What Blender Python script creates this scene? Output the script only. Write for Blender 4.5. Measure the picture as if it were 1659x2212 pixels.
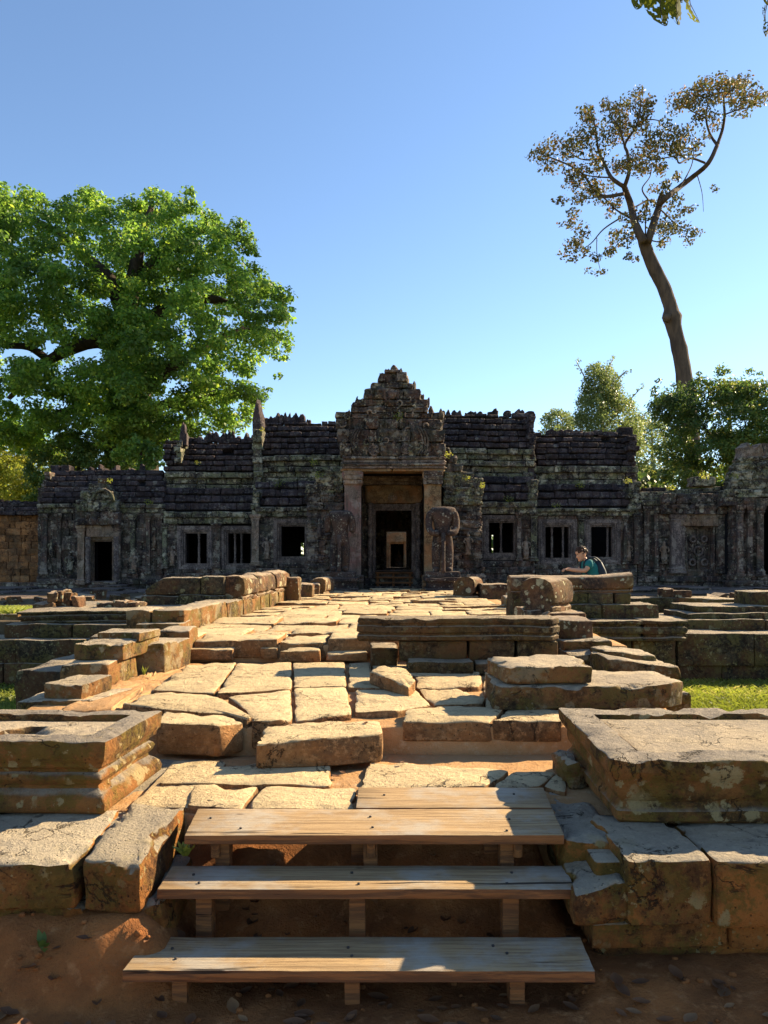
import bpy, math, random
import numpy as np
from mathutils import Vector, Matrix, Euler, noise

for _o in list(bpy.data.objects):
    bpy.data.objects.remove(_o)
SC = bpy.context.scene
COL = SC.collection

# ---------------------------------------------------------------- camera
# photo units: 1659 x 2212, focal length 1600 of those units, level camera with a little rise
K, CX, HY, ZC = 1600.0, 829.5, 1205.0, 0.912
cam = bpy.data.cameras.new('camera')
cam.sensor_fit = 'VERTICAL'; cam.sensor_height = 36.0; cam.lens = 36.0 * K / 2212.0
cam.shift_y = (HY - 1106.0) / 2212.0
cam.clip_start = 0.05; cam.clip_end = 2000.0
cam_o = bpy.data.objects.new('camera', cam); COL.objects.link(cam_o)
cam_o.location = (0, 0, ZC); cam_o.rotation_euler = (math.radians(90), 0, 0)
SC.camera = cam_o

# ---------------------------------------------------------------- sky, sun, exposure
SUN_TO = Vector((1 / 0.64, 1 / 1.05, 1.0)).normalized()       # towards the sun
SUN_EL = math.asin(SUN_TO.z); SUN_AZ = math.atan2(SUN_TO.x, SUN_TO.y)
world = bpy.data.worlds.new('World'); SC.world = world
world.use_nodes = True
wn = world.node_tree.nodes; wl = world.node_tree.links
wn.clear()
sky = wn.new('ShaderNodeTexSky'); sky.sky_type = 'NISHITA'; sky.sun_disc = False
sky.sun_elevation = SUN_EL; sky.sun_rotation = SUN_AZ
sky.altitude = 0; sky.air_density = 1.0; sky.dust_density = 0.1; sky.ozone_density = 3.0
bg = wn.new('ShaderNodeBackground'); bg.inputs['Strength'].default_value = 0.075
wo = wn.new('ShaderNodeOutputWorld')
wl.new(sky.outputs[0], bg.inputs[0]); wl.new(bg.outputs[0], wo.inputs[0])
sun = bpy.data.lights.new('sun', 'SUN'); sun.energy = 5.0; sun.angle = math.radians(0.53)
sun.color = (1.0, 0.82, 0.54)
sun_o = bpy.data.objects.new('sun', sun); COL.objects.link(sun_o)
sun_o.location = (20, 14, 25); sun_o.rotation_euler = SUN_TO.to_track_quat('Z', 'Y').to_euler()
vs = SC.view_settings
vs.view_transform = 'Standard'; vs.look = 'None'; vs.exposure = 1.68; vs.gamma = 1.0; vs.use_curve_mapping = False
SC.cycles.max_bounces = 8; SC.cycles.transparent_max_bounces = 12; SC.cycles.use_denoising = True

# ---------------------------------------------------------------- pixel helpers (photo units -> world)
def G(px, py, z):
    d = K * (ZC - z) / (py - HY)
    return Vector(((px - CX) * d / K, d, z))
def F(px, py, d):
    return Vector(((px - CX) * d / K, d, ZC - (py - HY) * d / K))
def FX(px, d): return (px - CX) * d / K
def FZ(py, d): return ZC - (py - HY) * d / K

# ---------------------------------------------------------------- node helpers
class NT:
    def __init__(s, name):
        s.mat = bpy.data.materials.new(name); s.mat.use_nodes = True
        s.t = s.mat.node_tree; s.t.nodes.clear()
        s.out = s.t.nodes.new('ShaderNodeOutputMaterial')
        s.geo = s.t.nodes.new('ShaderNodeNewGeometry')
        s.oi = s.t.nodes.new('ShaderNodeObjectInfo')
        s.pos = s.geo.outputs['Position']
    def L(s, a, b): s.t.links.new(a, b)
    def put(s, sock, v):
        if hasattr(v, 'is_output') or isinstance(v, bpy.types.NodeSocket): s.L(v, sock)
        elif isinstance(v, (tuple, list)) and len(v) == 3 and sock.type == 'RGBA': sock.default_value = (*v, 1)
        else: sock.default_value = v
    def math(s, op, a, b=0.0, clamp=False):
        n = s.t.nodes.new('ShaderNodeMath'); n.operation = op; n.use_clamp = clamp
        s.put(n.inputs[0], a); s.put(n.inputs[1], b); return n.outputs[0]
    def vmul(s, v, k):
        n = s.t.nodes.new('ShaderNodeVectorMath'); n.operation = 'MULTIPLY'
        s.put(n.inputs[0], v); n.inputs[1].default_value = k; return n.outputs[0]
    def vadd(s, a, b):
        n = s.t.nodes.new('ShaderNodeVectorMath'); n.operation = 'ADD'
        s.put(n.inputs[0], a); s.put(n.inputs[1], b); return n.outputs[0]
    def noise(s, scale, detail=4, rough=0.6, vec=None, out=0, dist=0.0):
        n = s.t.nodes.new('ShaderNodeTexNoise'); n.inputs['Scale'].default_value = scale
        n.inputs['Detail'].default_value = detail; n.inputs['Roughness'].default_value = rough
        n.inputs['Distortion'].default_value = dist
        s.L(vec if vec is not None else s.pos, n.inputs['Vector']); return n.outputs[out]
    def voro(s, scale, vec=None, feature='F1', out='Distance', rand=1.0):
        n = s.t.nodes.new('ShaderNodeTexVoronoi'); n.feature = feature; n.inputs['Scale'].default_value = scale
        n.inputs['Randomness'].default_value = rand
        s.L(vec if vec is not None else s.pos, n.inputs['Vector']); return n.outputs[out]
    def step(s, v, a, b):
        n = s.t.nodes.new('ShaderNodeMapRange'); n.interpolation_type = 'SMOOTHSTEP'
        s.put(n.inputs[0], v); s.put(n.inputs[1], a); s.put(n.inputs[2], b)
        n.inputs[3].default_value = 0; n.inputs[4].default_value = 1; return n.outputs[0]
    def mix(s, a, b, f, mode='MIX'):
        n = s.t.nodes.new('ShaderNodeMix'); n.data_type = 'RGBA'; n.blend_type = mode
        s.put(n.inputs[0], f); s.put(n.inputs[6], a); s.put(n.inputs[7], b); return n.outputs[2]
    def hsv(s, col, v=1.0, sat=1.0, h=0.5):
        n = s.t.nodes.new('ShaderNodeHueSaturation'); s.put(n.inputs['Value'], v); s.put(n.inputs['Saturation'], sat)
        s.put(n.inputs['Hue'], h); s.put(n.inputs['Color'], col); return n.outputs[0]
    def bump(s, h, strength=0.5, dist=0.02, normal=None):
        n = s.t.nodes.new('ShaderNodeBump'); n.inputs['Strength'].default_value = strength
        n.inputs['Distance'].default_value = dist; s.put(n.inputs['Height'], h)
        if normal is not None: s.L(normal, n.inputs['Normal'])
        return n.outputs[0]
    def upness(s):
        n = s.t.nodes.new('ShaderNodeSeparateXYZ'); s.L(s.geo.outputs['Normal'], n.inputs[0]); return n.outputs[2]
    def sepz(s):
        n = s.t.nodes.new('ShaderNodeSeparateXYZ'); s.L(s.pos, n.inputs[0]); return n.outputs[2]
    def rnd(s, k=1.0):
        return s.math('FRACT', s.math('MULTIPLY', s.oi.outputs['Random'], k))
    def bsdf(s, col, rough=0.9, normal=None, spec=0.2):
        b = s.t.nodes.new('ShaderNodeBsdfPrincipled'); s.put(b.inputs['Base Color'], col)
        s.put(b.inputs['Roughness'], rough); b.inputs['Specular IOR Level'].default_value = spec
        if normal is not None: s.L(normal, b.inputs['Normal'])
        s.L(b.outputs[0], s.out.inputs[0]); return b

M = {}
def stone(name, top, top2, side, side2, moss=None, moss_amt=0.5, lichen=None, lichen_amt=0.5, lichen_scale=7.0,
          lo=0.45, hi=0.8, bump=0.6, fine=60, spots=0.0, pale=None, pale_amt=0.5, rust=None, rust_amt=0.0, vary=0.25, strata=0.0, streak=0.0, pale_scale=2.0, crack=1.0):
    """weathered sandstone: walked-on / dusty upper faces, sides darkened by stains and painted-in shade, moss, round lichen discs, rusty earth stains that also paint in warm bounce"""
    n = NT(name)
    n1 = n.noise(1.7, 6, 0.62); n2 = n.noise(6.5, 8, 0.68); n4 = n.noise(24, 8, 0.75); n3 = n.noise(fine, 5, 0.75)
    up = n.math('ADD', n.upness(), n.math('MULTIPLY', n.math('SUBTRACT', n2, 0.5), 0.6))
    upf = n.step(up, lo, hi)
    ctop = n.mix(top, top2, n.step(n1, 0.38, 0.6))
    ctop = n.mix(ctop, tuple(c * 0.62 for c in top2), n.math('MULTIPLY', n.step(n2, 0.54, 0.66), 0.7))
    ctop = n.mix(ctop, tuple(min(1, c * 1.18) for c in top), n.math('MULTIPLY', n.step(n4, 0.5, 0.62), 0.6))
    ctop = n.mix(ctop, tuple(c * 0.5 for c in top2), n.math('MULTIPLY', n.step(n4, 0.40, 0.33), 0.55))
    cside = n.mix(side, side2, n.step(n.noise(3.1, 8, 0.7), 0.43, 0.57))
    cside = n.mix(cside, tuple(min(1, c * 1.9) for c in side), n.math('MULTIPLY', n.step(n4, 0.52, 0.60), 0.7))
    cside = n.mix(cside, tuple(c * 0.35 for c in side2), n.math('MULTIPLY', n.step(n4, 0.46, 0.38), 0.75))
    if rust: cside = n.mix(cside, rust, n.math('MULTIPLY', n.step(n.noise(2.2, 6, 0.65, n.vadd(n.pos, (3.3, 7.1, 1.9))), 0.43, 0.57), rust_amt))  # orange earth stains, also standing in for warm bounce on the sides
    if streak:
        sn = n.noise(1.0, 7, 0.7, n.vmul(n.pos, (7, 7, 0.9)))
        cside = n.mix(cside, tuple(c * 0.4 for c in side2), n.math('MULTIPLY', n.step(sn, 0.47, 0.58), streak))
    if moss: cside = n.mix(cside, moss, n.math('MULTIPLY', n.step(n.math('ADD', n.math('MULTIPLY', n.noise(2.6, 6, 0.7, n.vadd(n.pos, (9.3, 2.1, 4.9))), 0.55), n.math('MULTIPLY', n4, 0.45)), 0.48, 0.55), moss_amt))
    if pale: cside = n.mix(cside, pale, n.math('MULTIPLY', n.step(n.noise(pale_scale, 9, 0.74, n.vadd(n.pos, (1.3, 12.1, 8.9))), 0.53, 0.60), pale_amt))
    c = n.mix(cside, ctop, upf)  # sides keep real stains plus shade painted into their colour
    if lichen:
        wv = n.vadd(n.pos, n.vmul(n.noise(18, 4, 0.75, out=1), (0.09, 0.09, 0.09)))
        def discs(sc, lo_, hi_, rmax):
            v = n.t.nodes.new('ShaderNodeTexVoronoi'); v.inputs['Scale'].default_value = sc; n.L(wv, v.inputs['Vector'])
            sep = n.t.nodes.new('ShaderNodeSeparateColor'); n.L(v.outputs['Color'], sep.inputs[0])
            rad = n.math('MULTIPLY', n.step(sep.outputs[0], lo_, hi_), rmax)
            return n.step(n.math('SUBTRACT', rad, v.outputs['Distance']), 0.0, 0.08), sep.outputs[1]
        d1, rnd1 = discs(lichen_scale, 0.5, 1.0, 0.5); d2, rnd2 = discs(lichen_scale * 3.3, 0.45, 1.0, 0.5)
        gate = n.step(n.noise(1.6, 4, 0.6, n.vadd(n.pos, (5.7, 1.1, 3.3))), 0.42, 0.56)
        gate2 = n.step(n.noise(2.4, 4, 0.6, n.vadd(n.pos, (15.7, 4.1, 2.3))), 0.45, 0.55)
        cov = n.math('MAXIMUM', n.math('MULTIPLY', d1, gate), n.math('MULTIPLY', d2, gate2))
        cov = n.math('MULTIPLY', cov, n.step(n4, 0.34, 0.46))
        lc = n.mix(lichen, tuple(x * 0.6 for x in lichen), rnd1)
        c = n.mix(c, lc, n.math('MULTIPLY', cov, n.math('MULTIPLY', lichen_amt, n.math('SUBTRACT', 1.0, n.math('MULTIPLY', upf, 0.7)))))
    c = n.mix(c, (0.02, 0.016, 0.012), n.math('MULTIPLY', n.step(n3, 0.57, 0.70), 0.5))
    cr = n.math('ABSOLUTE', n.math('SUBTRACT', n.noise(2.3, 6, 0.6, n.vadd(n.pos, (21.0, 3.0, 8.0)), dist=0.6), 0.5))
    crk = n.math('MULTIPLY', n.step(cr, 0.010, 0.002), n.step(n.noise(1.9, 2, 0.5, n.vadd(n.pos, (2.0, 13.0, 5.0))), 0.50, 0.56))
    pv = n.voro(38.0); pit = n.math('MULTIPLY', n.step(pv, 0.20, 0.10), n.step(n.noise(3.4, 4, 0.6, n.vadd(n.pos, (7.0, 7.0, 1.0))), 0.50, 0.60))
    dk = n.math('MULTIPLY', n.math('MAXIMUM', crk, pit), crack)
    c = n.mix(c, (0.035, 0.022, 0.012), n.math('MULTIPLY', dk, 0.75))
    val = n.math('ADD', 1.0 - vary / 2, n.math('MULTIPLY', n.rnd(), vary))
    c = n.hsv(c, val)
    h = n.math('ADD', n.math('MULTIPLY', n2, 0.9), n.math('ADD', n.math('MULTIPLY', n3, 0.35), n.math('MULTIPLY', n4, 0.7)))
    if strata:
        w = n.noise(1.0, 5, 0.65, n.vmul(n.pos, (3.0, 16, 45)))
        h = n.math('ADD', h, n.math('MULTIPLY', w, strata))
        c = n.mix(c, (0.10, 0.065, 0.035), n.math('MULTIPLY', n.step(w, 0.58, 0.68), strata * 0.6))
    h = n.math('SUBTRACT', h, n.math('MULTIPLY', dk, 1.0))
    n.bsdf(c, 0.92, n.bump(h, min(1.0, bump * 1.35), 0.045), 0.15)
    M[name] = n.mat
    return n.mat

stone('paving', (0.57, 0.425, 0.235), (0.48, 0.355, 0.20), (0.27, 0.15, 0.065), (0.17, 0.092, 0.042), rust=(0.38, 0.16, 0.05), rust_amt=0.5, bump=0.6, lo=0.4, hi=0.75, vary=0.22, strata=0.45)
stone('curb', (0.41, 0.32, 0.21), (0.31, 0.25, 0.18), (0.15, 0.08, 0.032), (0.055, 0.035, 0.018), moss=(0.105, 0.085, 0.018), moss_amt=0.65,
      lichen=(0.36, 0.28, 0.16), lichen_amt=0.75, lichen_scale=8, rust=(0.32, 0.135, 0.04), rust_amt=0.45, pale=(0.30, 0.25, 0.15), pale_amt=0.4, lo=0.55, hi=0.85)
stone('pedestal', (0.31, 0.255, 0.19), (0.21, 0.175, 0.14), (0.15, 0.075, 0.024), (0.062, 0.036, 0.015), moss=(0.125, 0.092, 0.016), moss_amt=0.65,
      lichen=(0.44, 0.33, 0.16), lichen_amt=0.9, lichen_scale=5.5, rust=(0.40, 0.16, 0.045), rust_amt=0.6, bump=0.8, lo=0.6, hi=0.85)
stone('footing', (0.42, 0.34, 0.235), (0.34, 0.28, 0.205), (0.25, 0.105, 0.030), (0.11, 0.05, 0.019), moss=(0.12, 0.09, 0.018), moss_amt=0.7,
      lichen=(0.42, 0.33, 0.15), lichen_amt=0.8, lichen_scale=9, rust=(0.44, 0.165, 0.038), rust_amt=0.75, bump=0.9, lo=0.55, hi=0.8)
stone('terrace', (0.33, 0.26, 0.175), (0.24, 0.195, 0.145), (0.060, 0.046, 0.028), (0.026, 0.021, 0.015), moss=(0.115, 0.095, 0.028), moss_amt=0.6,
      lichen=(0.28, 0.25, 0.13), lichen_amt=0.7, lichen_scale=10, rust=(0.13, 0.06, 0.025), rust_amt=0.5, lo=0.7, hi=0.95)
stone('dark_stone', (0.33, 0.25, 0.16), (0.24, 0.185, 0.125), (0.085, 0.052, 0.026), (0.032, 0.021, 0.012), moss=(0.09, 0.07, 0.018), moss_amt=0.35,
      lichen=(0.24, 0.20, 0.11), lichen_amt=0.5, lichen_scale=12, rust=(0.19, 0.085, 0.03), rust_amt=0.5, lo=0.7, hi=0.95)
stone('rail', (0.36, 0.265, 0.175), (0.26, 0.195, 0.14), (0.105, 0.058, 0.034), (0.045, 0.029, 0.021), moss=(0.10, 0.075, 0.022), moss_amt=0.45,
      lichen=(0.55, 0.50, 0.31), lichen_amt=0.85, lichen_scale=6, rust=(0.26, 0.115, 0.045), rust_amt=0.4, lo=0.65, hi=0.95)
stone('temple', (0.193, 0.140, 0.112), (0.119, 0.091, 0.079), (0.098, 0.076, 0.068), (0.042, 0.034, 0.036), moss=(0.077, 0.078, 0.050), moss_amt=0.5,
      lichen=(0.445, 0.392, 0.290), lichen_amt=0.7, lichen_scale=6, pale=(0.282, 0.235, 0.184), pale_amt=0.7, pale_scale=3.0, rust=(0.193, 0.098, 0.059), rust_amt=0.45, vary=0.6, bump=0.9, fine=30, lo=0.6, hi=0.95, streak=0.8)
stone('temple_roof', (0.119, 0.084, 0.072), (0.071, 0.054, 0.051), (0.055, 0.041, 0.043), (0.026, 0.021, 0.025), lichen=(0.261, 0.235, 0.190), lichen_amt=0.5, lichen_scale=6,
      pale=(0.131, 0.110, 0.097), pale_amt=0.45, pale_scale=4.0, rust=(0.089, 0.054, 0.042), rust_amt=0.35, vary=0.7, bump=0.9, fine=30, lo=0.65, hi=1.0, streak=0.5)
stone('temple_lichen', (0.254, 0.210, 0.152), (0.165, 0.138, 0.107), (0.121, 0.098, 0.079), (0.043, 0.036, 0.034), moss=(0.191, 0.192, 0.102), moss_amt=0.7,
      lichen=(0.458, 0.408, 0.282), lichen_amt=0.75, lichen_scale=5, pale=(0.420, 0.372, 0.265), pale_amt=0.8, pale_scale=3.0, vary=0.6, bump=0.9, fine=30, streak=0.8)
stone('temple_pale', (0.293, 0.213, 0.157), (0.219, 0.167, 0.124), (0.244, 0.178, 0.135), (0.122, 0.092, 0.074), moss=(0.122, 0.109, 0.065), moss_amt=0.4,
      pale=(0.366, 0.287, 0.216), pale_amt=0.6, pale_scale=3.0, rust=(0.268, 0.138, 0.070), rust_amt=0.4, vary=0.35, bump=0.6, fine=40, streak=0.5)
stone('temple_warm', (0.270, 0.180, 0.108), (0.216, 0.144, 0.090), (0.270, 0.171, 0.086), (0.144, 0.086, 0.045), pale=(0.288, 0.216, 0.135), pale_amt=0.5,
      rust=(0.324, 0.135, 0.054), rust_amt=0.6, moss=(0.081, 0.063, 0.036), moss_amt=0.4, vary=0.2, bump=0.5)
stone('temple_frame', (0.229, 0.174, 0.141), (0.165, 0.126, 0.107), (0.172, 0.130, 0.111), (0.095, 0.074, 0.068), pale=(0.280, 0.228, 0.186), pale_amt=0.6, pale_scale=3.0, vary=0.3, bump=0.4, streak=0.6)
stone('pink_pillar', (0.24, 0.17, 0.14), (0.20, 0.145, 0.12), (0.235, 0.165, 0.138), (0.165, 0.12, 0.10), rust=(0.25, 0.105, 0.09), rust_amt=0.7, moss=(0.09, 0.075, 0.055), moss_amt=0.5, pale=(0.26, 0.215, 0.185), pale_amt=0.6, vary=0.1, bump=0.5, streak=0.6)
stone('laterite', (0.25, 0.14, 0.07), (0.18, 0.10, 0.055), (0.30, 0.135, 0.05), (0.16, 0.075, 0.035), pale=(0.30, 0.19, 0.10), pale_amt=0.4,
      moss=(0.05, 0.042, 0.026), moss_amt=0.6, vary=0.7, bump=0.9, fine=30)
stone('statue', (0.10, 0.072, 0.058), (0.065, 0.05, 0.043), (0.042, 0.030, 0.027), (0.022, 0.017, 0.016), lichen=(0.34, 0.31, 0.24), lichen_amt=0.8, lichen_scale=14,
      rust=(0.10, 0.055, 0.036), rust_amt=0.5, vary=0.1, bump=0.4, fine=40)

def mat_wood():
    n = NT('weathered_wood')
    tc = n.t.nodes.new('ShaderNodeTexCoord'); v = tc.outputs['Object']
    rv = n.vadd(v, n.oi.outputs['Random'])
    warp = n.vadd(rv, n.vmul(n.noise(1.6, 2, 0.5, rv, out=1), (0.0, 0.05, 0.0)))
    g1 = n.noise(1.0, 8, 0.72, n.vmul(warp, (1.6, 60, 40)), dist=0.3)
    g2 = n.noise(1.0, 6, 0.7, n.vmul(warp, (5, 210, 120)))
    g3 = n.noise(1.0, 3, 0.5, n.vmul(warp, (0.9, 26, 20)))
    big = n.noise(2.2, 5, 0.65)
    c = n.mix((0.40, 0.262, 0.128), (0.25, 0.155, 0.072), n.step(g1, 0.42, 0.60))
    c = n.mix(c, (0.37, 0.31, 0.235), n.step(big, 0.46, 0.66))
    c = n.mix(c, (0.16, 0.095, 0.05), n.math('MULTIPLY', n.step(g2, 0.53, 0.66), 0.75))
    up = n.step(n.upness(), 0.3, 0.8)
    c = n.mix(n.mix((0.27, 0.105, 0.033), (0.13, 0.055, 0.022), n.step(g1, 0.42, 0.58)), c, up)  # warm bounce light put into the orange-brown of the side faces
    crack = n.math('MULTIPLY', n.step(g3, 0.655, 0.675), n.step(n.noise(1.0, 2, 0.5, n.vmul(rv, (1.3, 3, 3))), 0.42, 0.5))
    crack = n.math('MAXIMUM', crack, n.step(g1, 0.685, 0.72))
    c = n.mix(c, (0.025, 0.014, 0.008), n.math('MULTIPLY', crack, 0.9))
    kn = n.voro(1.0, n.vmul(warp, (2.6, 11, 9)))
    c = n.mix(c, (0.05, 0.024, 0.012), n.math('SUBTRACT', 1.0, n.step(kn, 0.04, 0.09)))
    h = n.math('ADD', n.math('MULTIPLY', g1, -0.8), n.math('MULTIPLY', g2, -0.6))
    h = n.math('SUBTRACT', h, n.math('MULTIPLY', crack, 1.2))
    n.bsdf(c, 0.8, n.bump(h, 0.9, 0.008), 0.25); M['wood'] = n.mat
mat_wood()

def mat_soil(name, a, b, c3, scale=3.0, bump=0.8):
    n = NT(name)
    c = n.mix(a, b, n.step(n.noise(scale, 6, 0.65), 0.35, 0.65))
    c = n.mix(c, c3, n.step(n.noise(scale * 5, 5, 0.7), 0.52, 0.72))
    c = n.mix(c, tuple(x * 0.45 for x in a), n.math('MULTIPLY', n.step(n.noise(90, 3, 0.7), 0.55, 0.8), 0.6))
    h = n.math('ADD', n.noise(14, 6, 0.7), n.math('MULTIPLY', n.noise(80, 4, 0.7), 0.4))
    n.bsdf(c, 0.97, n.bump(h, bump, 0.03), 0.1); M[name] = n.mat
mat_soil('sand', (0.47, 0.27, 0.125), (0.40, 0.215, 0.09), (0.50, 0.33, 0.18))
mat_soil('earth', (0.29, 0.112, 0.036), (0.18, 0.070, 0.025), (0.35, 0.16, 0.062))
mat_soil('court', (0.12, 0.085, 0.05), (0.075, 0.056, 0.035), (0.16, 0.12, 0.07))
mat_soil('core', (0.05, 0.042, 0.036), (0.034, 0.03, 0.028), (0.06, 0.045, 0.035))
mat_soil('mortar', (0.018, 0.016, 0.017), (0.012, 0.011, 0.012), (0.03, 0.025, 0.024))

def mat_ground():
    n = NT('ground_cover')
    g = n.mix((0.11, 0.13, 0.028), (0.19, 0.18, 0.05), n.step(n.noise(9, 5, 0.7), 0.4, 0.6))
    g = n.mix(g, (0.20, 0.15, 0.08), n.step(n.noise(1.1, 5, 0.6), 0.5, 0.66))
    n.bsdf(g, 0.95, n.bump(n.noise(40, 5, 0.7), 0.8, 0.03), 0.1); M['ground'] = n.mat
mat_ground()

def mat_leaf(name, cols, trans=0.45, tcol=None, rough=0.45, spec=0.35, big=0.12):
    """cols: three leaf greens picked per leaf; translucent so that backlit leaves glow"""
    n = NT(name)
    r = n.geo.outputs['Random Per Island']
    c = n.mix(cols[0], cols[1], n.step(r, 0.2, 0.6)); c = n.mix(c, cols[2], n.step(r, 0.78, 0.92))
    c = n.mix(c, tuple(x * 0.6 for x in cols[0]), n.math('MULTIPLY', n.step(n.noise(big * 3, 4, 0.6), 0.45, 0.6), 0.8))  # patchy tone variation, with shadow inside the crown painted in
    b = n.bsdf(c, rough, None, spec)
    t = n.t.nodes.new('ShaderNodeBsdfTranslucent')
    n.put(t.inputs[0], n.hsv(c, 1.45, 1.05, 0.492) if tcol is None else tcol)
    m = n.t.nodes.new('ShaderNodeMixShader'); m.inputs[0].default_value = trans
    n.L(b.outputs[0], m.inputs[1]); n.L(t.outputs[0], m.inputs[2]); n.L(m.outputs[0], n.out.inputs[0])
    M[name] = n.mat
mat_leaf('leaf_big', ((0.11, 0.21, 0.042), (0.185, 0.31, 0.048), (0.32, 0.41, 0.065)), 0.6)
mat_leaf('leaf_vine', ((0.09, 0.18, 0.032), (0.15, 0.25, 0.045), (0.23, 0.31, 0.07)), 0.5)
mat_leaf('leaf_yellow', ((0.19, 0.23, 0.035), (0.28, 0.30, 0.05), (0.38, 0.34, 0.07)), 0.6)
mat_leaf('leaf_dark', ((0.07, 0.125, 0.028), (0.11, 0.165, 0.035), (0.27, 0.26, 0.05)), 0.48)
mat_leaf('leaf_dry', ((0.085, 0.095, 0.028), (0.13, 0.098, 0.032), (0.23, 0.125, 0.035)), 0.35, rough=0.6)
mat_leaf('leaf_pale', ((0.15, 0.20, 0.06), (0.20, 0.25, 0.08), (0.25, 0.26, 0.10)), 0.45)
mat_leaf('leaf_near', ((0.11, 0.13, 0.018), (0.14, 0.15, 0.018), (0.17, 0.14, 0.025)), 0.5, rough=0.8, spec=0.08)
mat_leaf('grass', ((0.20, 0.25, 0.035), (0.30, 0.33, 0.06), (0.40, 0.36, 0.12)), 0.45)
mat_leaf('dead_leaf', ((0.17, 0.075, 0.03), (0.11, 0.05, 0.022), (0.26, 0.14, 0.06)), 0.15, rough=0.7)

def mat_bark(name, a, b, sc=6):
    n = NT(name)
    v = n.vmul(n.pos, (1, 1, 0.3))
    c = n.mix(a, b, n.step(n.noise(sc, 6, 0.7, v), 0.35, 0.65))
    n.bsdf(c, 0.95, n.bump(n.noise(sc * 3, 6, 0.7, v), 0.8, 0.05), 0.1); M[name] = n.mat
mat_bark('bark_dark', (0.07, 0.052, 0.038), (0.035, 0.028, 0.022), 4)
mat_bark('bark_tall', (0.12, 0.085, 0.062), (0.065, 0.048, 0.038), 3)
mat_bark('bark_pale', (0.30, 0.25, 0.19), (0.20, 0.17, 0.13), 4)

def mat_plain(name, col, rough=0.8, var=0.2, scale=30, bump=0.2):
    n = NT(name)
    c = n.mix(col, tuple(x * (1 - var) for x in col), n.noise(scale, 4, 0.6))
    n.bsdf(c, rough, n.bump(n.noise(scale * 3, 3, 0.6), bump, 0.01), 0.25); M[name] = n.mat
mat_plain('skin', (0.52, 0.27, 0.16), 0.55, 0.12)
mat_plain('lips', (0.30, 0.10, 0.07), 0.5, 0.1)
mat_plain('hair', (0.05, 0.022, 0.012), 0.6, 0.4, 90, 0.8)
mat_plain('teal_shirt', (0.014, 0.145, 0.14), 0.85, 0.25, 20, 0.3)
mat_plain('trousers', (0.03, 0.034, 0.045), 0.9, 0.2)
mat_plain('backpack', (0.016, 0.024, 0.036), 0.6, 0.3)
mat_plain('eye', (0.02, 0.015, 0.012), 0.2, 0.1)
mat_plain('iron', (0.05, 0.04, 0.035), 0.6, 0.3)
mat_plain('cord', (0.45, 0.33, 0.2), 0.9, 0.2)

# ---------------------------------------------------------------- object helpers
WLOC = {}
def wloc(o): return WLOC.get(o.name, Vector((0, 0, 0)))
def link(name, me, mat=None, loc=(0, 0, 0), parent=None, rot=None, scale=None):
    """loc in world space; parents are never rotated or scaled"""
    o = bpy.data.objects.new(name, me); COL.objects.link(o)
    loc = Vector(loc)
    if mat is not None and me is not None and len(me.materials) == 0: me.materials.append(mat)
    if parent is not None: o.parent = parent; o.location = loc - wloc(parent)
    else: o.location = loc
    if rot is not None: o.rotation_euler = rot
    if scale is not None: o.scale = scale
    WLOC[o.name] = loc
    return o
def tag(o, label=None, cat=None, group=None, kind=None):
    if label: o['label'] = label
    if cat: o['category'] = cat
    if group: o['group'] = group
    if kind: o['kind'] = kind
    return o
def thing(name, loc, label, cat, group=None):
    return tag(link(name, None, None, loc), label, cat, group, 'thing')
def mesh(verts, faces, smooth=True, name='mesh'):
    me = bpy.data.meshes.new(name); me.from_pydata([tuple(v) for v in verts], [], faces)
    if smooth: me.polygons.foreach_set('use_smooth', [True] * len(me.polygons))
    me.update(); return me
def rough_vec(p, amp, freq, seed=0.0):
    q = Vector((p[0] + seed * 3.17, p[1] + seed * 1.73, p[2] + seed * 2.31))
    return noise.noise_vector(q * freq) * amp + noise.noise_vector(q * freq * 3.1) * (amp * 0.45) + noise.noise_vector(q * freq * 8.3) * (amp * 0.22)

RS = 0.55     # overall sharpness of worn edges
def area2(poly):
    return sum(poly[i][0] * poly[(i + 1) % len(poly)][1] - poly[(i + 1) % len(poly)][0] * poly[i][1] for i in range(len(poly)))
def inset_poly(poly, t):
    n = len(poly); out = []
    for i in range(n):
        a, b, c = poly[i - 1], poly[i], poly[(i + 1) % n]
        d1 = (b - a).normalized(); d2 = (c - b).normalized()
        n1 = Vector((-d1.y, d1.x)); n2 = Vector((-d2.y, d2.x))
        m = n1 + n2; k = m.dot(n1)
        if abs(k) < 0.25: k = 0.25
        out.append(b + m * (t / k))
    return out
def ring_pts(poly, rc, counts):
    """corner-rounded, resampled outline"""
    n = len(poly); pts = []
    A = []
    for i in range(n):
        a, b, c = poly[i - 1], poly[i], poly[(i + 1) % n]
        r1 = min(rc, (a - b).length * 0.4); r2 = min(rc, (c - b).length * 0.4)
        p0 = b + (a - b).normalized() * r1; p2 = b + (c - b).normalized() * r2
        pm = (p0 + p2) * 0.25 + b * 0.5
        A.append((p0, pm, p2))
    for i in range(n):
        p0, pm, p2 = A[i]; q0 = A[(i + 1) % n][0]
        pts += [p0, pm]
        for k in range(counts[i]): pts.append(p2.lerp(q0, k / counts[i]))
    return pts
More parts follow.
